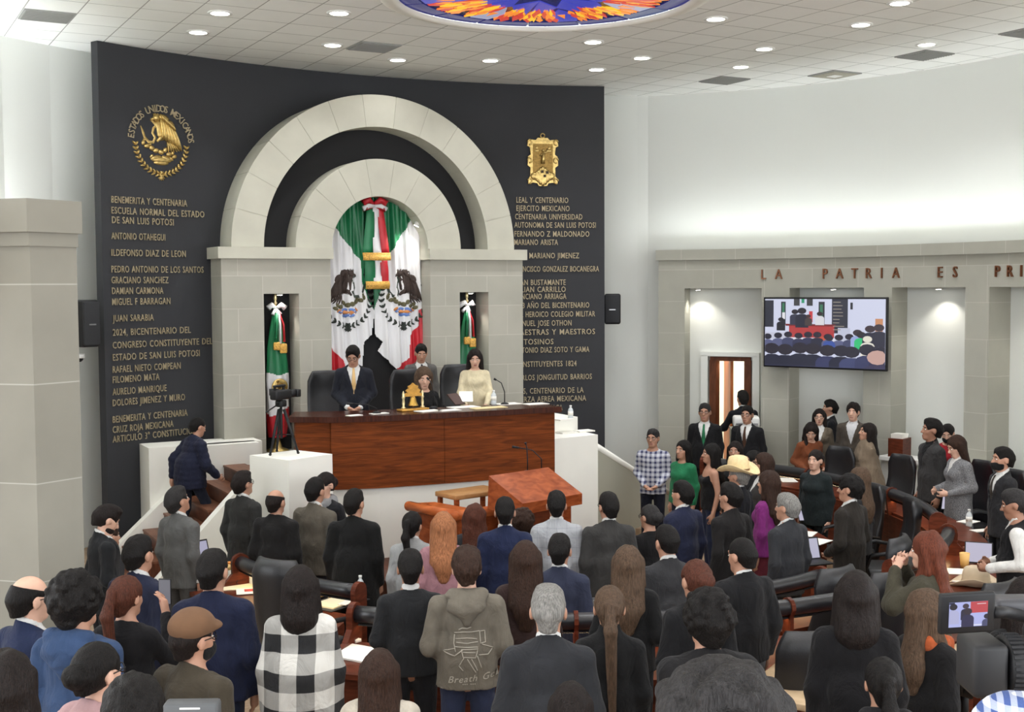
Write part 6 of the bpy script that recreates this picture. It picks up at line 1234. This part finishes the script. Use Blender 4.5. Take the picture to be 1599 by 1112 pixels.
# ---------------------------------------------------------------- camcorder in the foreground
c = Vector((2.020, 1.684, 2.676)); ax = R(-28.85)                          # local x runs along the picture, y away from the camera
t = empty('camcorder', c, ax, 'large black camcorder with flip screen at the lower right corner', 'video camera')
m = MB(); m.rbox((-.004, .03, 0), (.072, .11, .11), .012); m.build('lens_hood', mat('hood_black', (25, 25, 27), .55), t)
m = MB(); m.lathe([(.052, 0), (.062, .004), (.064, .03), (.06, .032), (.06, .05), (.055, .06), (.054, .12), (.05, .14)], n=30, M=Matrix.Translation((.035, .03, -.002)) @ Matrix.Rotation(PI/2, 4, 'Y')); m.build('lens_barrel', BLK, t)
m = MB()
for k in range(36): a = 2*PI*k/36; m.box((.055, .03+.0635*math.cos(a), -.002+.0635*math.sin(a)), (.03, .006, .004), M=Matrix.Rotation(a-PI/2, 4, 'X'))
m.build('focus_ring', mat('rubber', (36, 36, 38), .8), t)
m = MB(); V, F = text_mesh('7.0', .016, .001); m.add([(.088, -.026-0*x, -.004) for x in ()], []) if False else None
W = np.stack([.092+V[:, 1]*-1.0, -.0255*np.ones(len(V)), -.02+V[:, 0]], 1); m.add(W, F); m.build('lens_marking', RIM, t)
m = MB(); m.rbox((.22, .04, .0), (.24, .13, .15), .02); m.build('camera_body', BLK, t)
m = MB(); m.rbox((.10, .05, .118), (.16, .06, .035), .012); m.rbox((.2, .05, .09), (.04, .05, .06), .01); m.build('carry_handle', mat('handle_grey', (62, 62, 66), .4), t)
s = Vector((1.941, 1.671, 2.802))-c; s = Matrix.Rotation(-ax, 3, 'Z') @ s; T = Matrix.Translation(s) @ Matrix.Rotation(R(4), 4, 'Z') @ Matrix.Rotation(R(-2), 4, 'Y') @ Matrix.Rotation(R(8), 4, 'X')
m = MB(); m.rbox((0, .008, 0), (.112, .016, .084), .005, M=None); m.v = [tuple(T @ Vector(v)) for v in m.v]; fl = m.build('flip_screen', BLK, t)
hold = bpy.data.objects.new('screen', None); bl = [(.1, .1, .25, (176, 178, 214), (30, 30, 40)), (.42, .1, .2, (36, 36, 60), (60, 50, 60)), (.48, .3, .26, (40, 40, 76), (44, 36, 50)), (.98, .55, .2, (70, 74, 110), (30, 30, 50))]
pic = picture(None, 'screen', .078, .052, -.0012, [(0, 0, 1, 1, (176, 182, 232)), (.55, 0, 1, .45, (190, 70, 78)), (.72, .08, .95, .11, (224, 200, 206)), (.3, .92, .95, .96, (226, 228, 240)), (0, .0, .14, .08, (40, 44, 70))], bl)
bpy.data.objects.remove(hold); pic.data.transform(T); pic.parent = fl
m = MB(); m.tube([s+Vector((.055, .01, 0)), s+Vector((.08, .03, -.005)), Vector((.11, .05, .09))], .012, 8); m.build('screen_hinge', BLK, t)
t = empty('camera_tripod', (c.x+.2*math.cos(ax), c.y+.2*math.sin(ax), 1.1), ax, 'black tripod under the large camcorder', 'tripod'); hh = c.z-1.1-.08
for k in range(3): a = 2*PI*k/3; m = MB(); m.tube([(.03*math.cos(a), .03*math.sin(a), hh-.06), (.4*math.cos(a), .4*math.sin(a), .015)], [.018, .014], 8); m.build('tripod_leg', BLK, t)
m = MB(); m.lathe([(.04, hh-.08), (.05, hh-.04), (.05, hh-.01), (.001, hh)], n=14); m.build('tripod_head', BLK, t)
t = empty('monitor_back', (0.748, 3.013, 2.413), R(-28), 'grey topped device at the bottom edge below the flat cap', 'device'); m = MB(); m.rbox((0, .02, -.06), (.135, .05, .15), .008); m.build('casing', mat('device_grey', (70, 72, 74), .5), t); m = MB(); m.box((0, -.0065, .004), (.05, .002, .004)); m.build('marking', RIM, t)
t = empty('device_stand', (0.748, 3.013, 2.413)[:2] + (.8,), R(-28), 'thin stand under the grey topped device', 'stand'); h_ = (0.748, 3.013, 2.413)[2]-.8-.136
m = MB(); m.tube([(0, .02, 0), (0, .02, h_)], .015, 8); m.build('pole', BLK, t); m = MB(); m.lathe([(.16, 0), (.16, .015), (.02, .03)], (0, .02, 0), 16); m.build('base', BLK, t)
# ---------------------------------------------------------------- phone in the raised hand, print on the hoodie
bpy.context.view_layer.update()
pm = Matrix.Translation(ph.location) @ Matrix.Rotation(ph.rotation_euler.z, 4, 'Z'); q = pm @ Vector((.070, .345, 1.385))
t = empty('mobile_phone', q, ph.rotation_euler.z, 'mobile phone held up by the woman with the reddish ponytail', 'phone'); m = MB(); m.rbox((0, 0, 0), (.075, .01, .15), .004); m.build('phone_case', BLK, t); m = MB(); m.box((0, -.0056, 0), (.067, .0008, .138)); m.build('screen', scr((150, 150, 160), .5), t)
hd = [o for o in hood.children if o.name.startswith('hoodie')][0]; hm_ = hd.data
from mathutils.bvhtree import BVHTree
bv = BVHTree.FromPolygons([v.co[:] for v in hm_.vertices], [tuple(p.vertices) for p in hm_.polygons])
def onback(u, v):
    h = bv.ray_cast(Vector((u, -1, v)), Vector((0, 1, 0))); return Vector((u, (h[0].y if h[0] else -.15)-.0025, v))
m = MB(); k = .24; zc = 1.045
st = [[(-.2, .42), (-.12, .46), (.0, .44), (.1, .47)], [(-.3, .34), (-.1, .36), (.1, .35), (.3, .37)], [(-.3, .3), (-.32, .1), (-.28, -.1)], [(.3, .36), (.42, .36), (.44, .1), (.32, .08), (.3, .36)], [(-.28, .2), (0, .22), (.24, .18)], [(-.26, .12), (.0, .1), (.26, .12)], [(-.3, -.02), (-.6, -.12), (-.3, -.2), (-.1, -.04)], [(.36, .06), (.62, -.06), (.5, -.2), (.28, -.18)], [(-.14, -.04), (-.1, -.22), (.2, -.24), (.26, -.04), (-.14, -.04)], [(-.1, -.1), (.2, -.12)], [(-.08, -.24), (-.2, -.44), (-.1, -.56)], [(.0, -.26), (.14, -.5), (.2, -.6)], [(.1, -.26), (.2, -.46), (.24, -.56)], [(.24, -.2), (.34, -.5)], [(-.3, .02), (.26, .0)]]
for s_ in st:
    P = []
    for a, b in zip(s_, s_[1:]): P += [(a[0]+(b[0]-a[0])*i/5, a[1]+(b[1]-a[1])*i/5) for i in range(5)]
    P.append(s_[-1]); m.tube([onback(x*k, zc+y*k) for x, y in P], .0032, 5)
V, F = text_mesh('Breath Gel', .055, .0, 1.05); V[:, 0] -= .115; V[:, 0] += V[:, 1]*.3; W = [tuple(onback(x, .845+y*1.0+.09*x)) for x, y, z in V]; m.add(W, F)
V, F = text_mesh('\u2022\u2022\u2022 \u2022\u2022\u2022', .028, 0); V[:, 0] -= .03; m.add([tuple(onback(x, .822+y)) for x, y, z in V], F)
m.build('white_print', mat('print_white', (160, 154, 142), .8), hood)
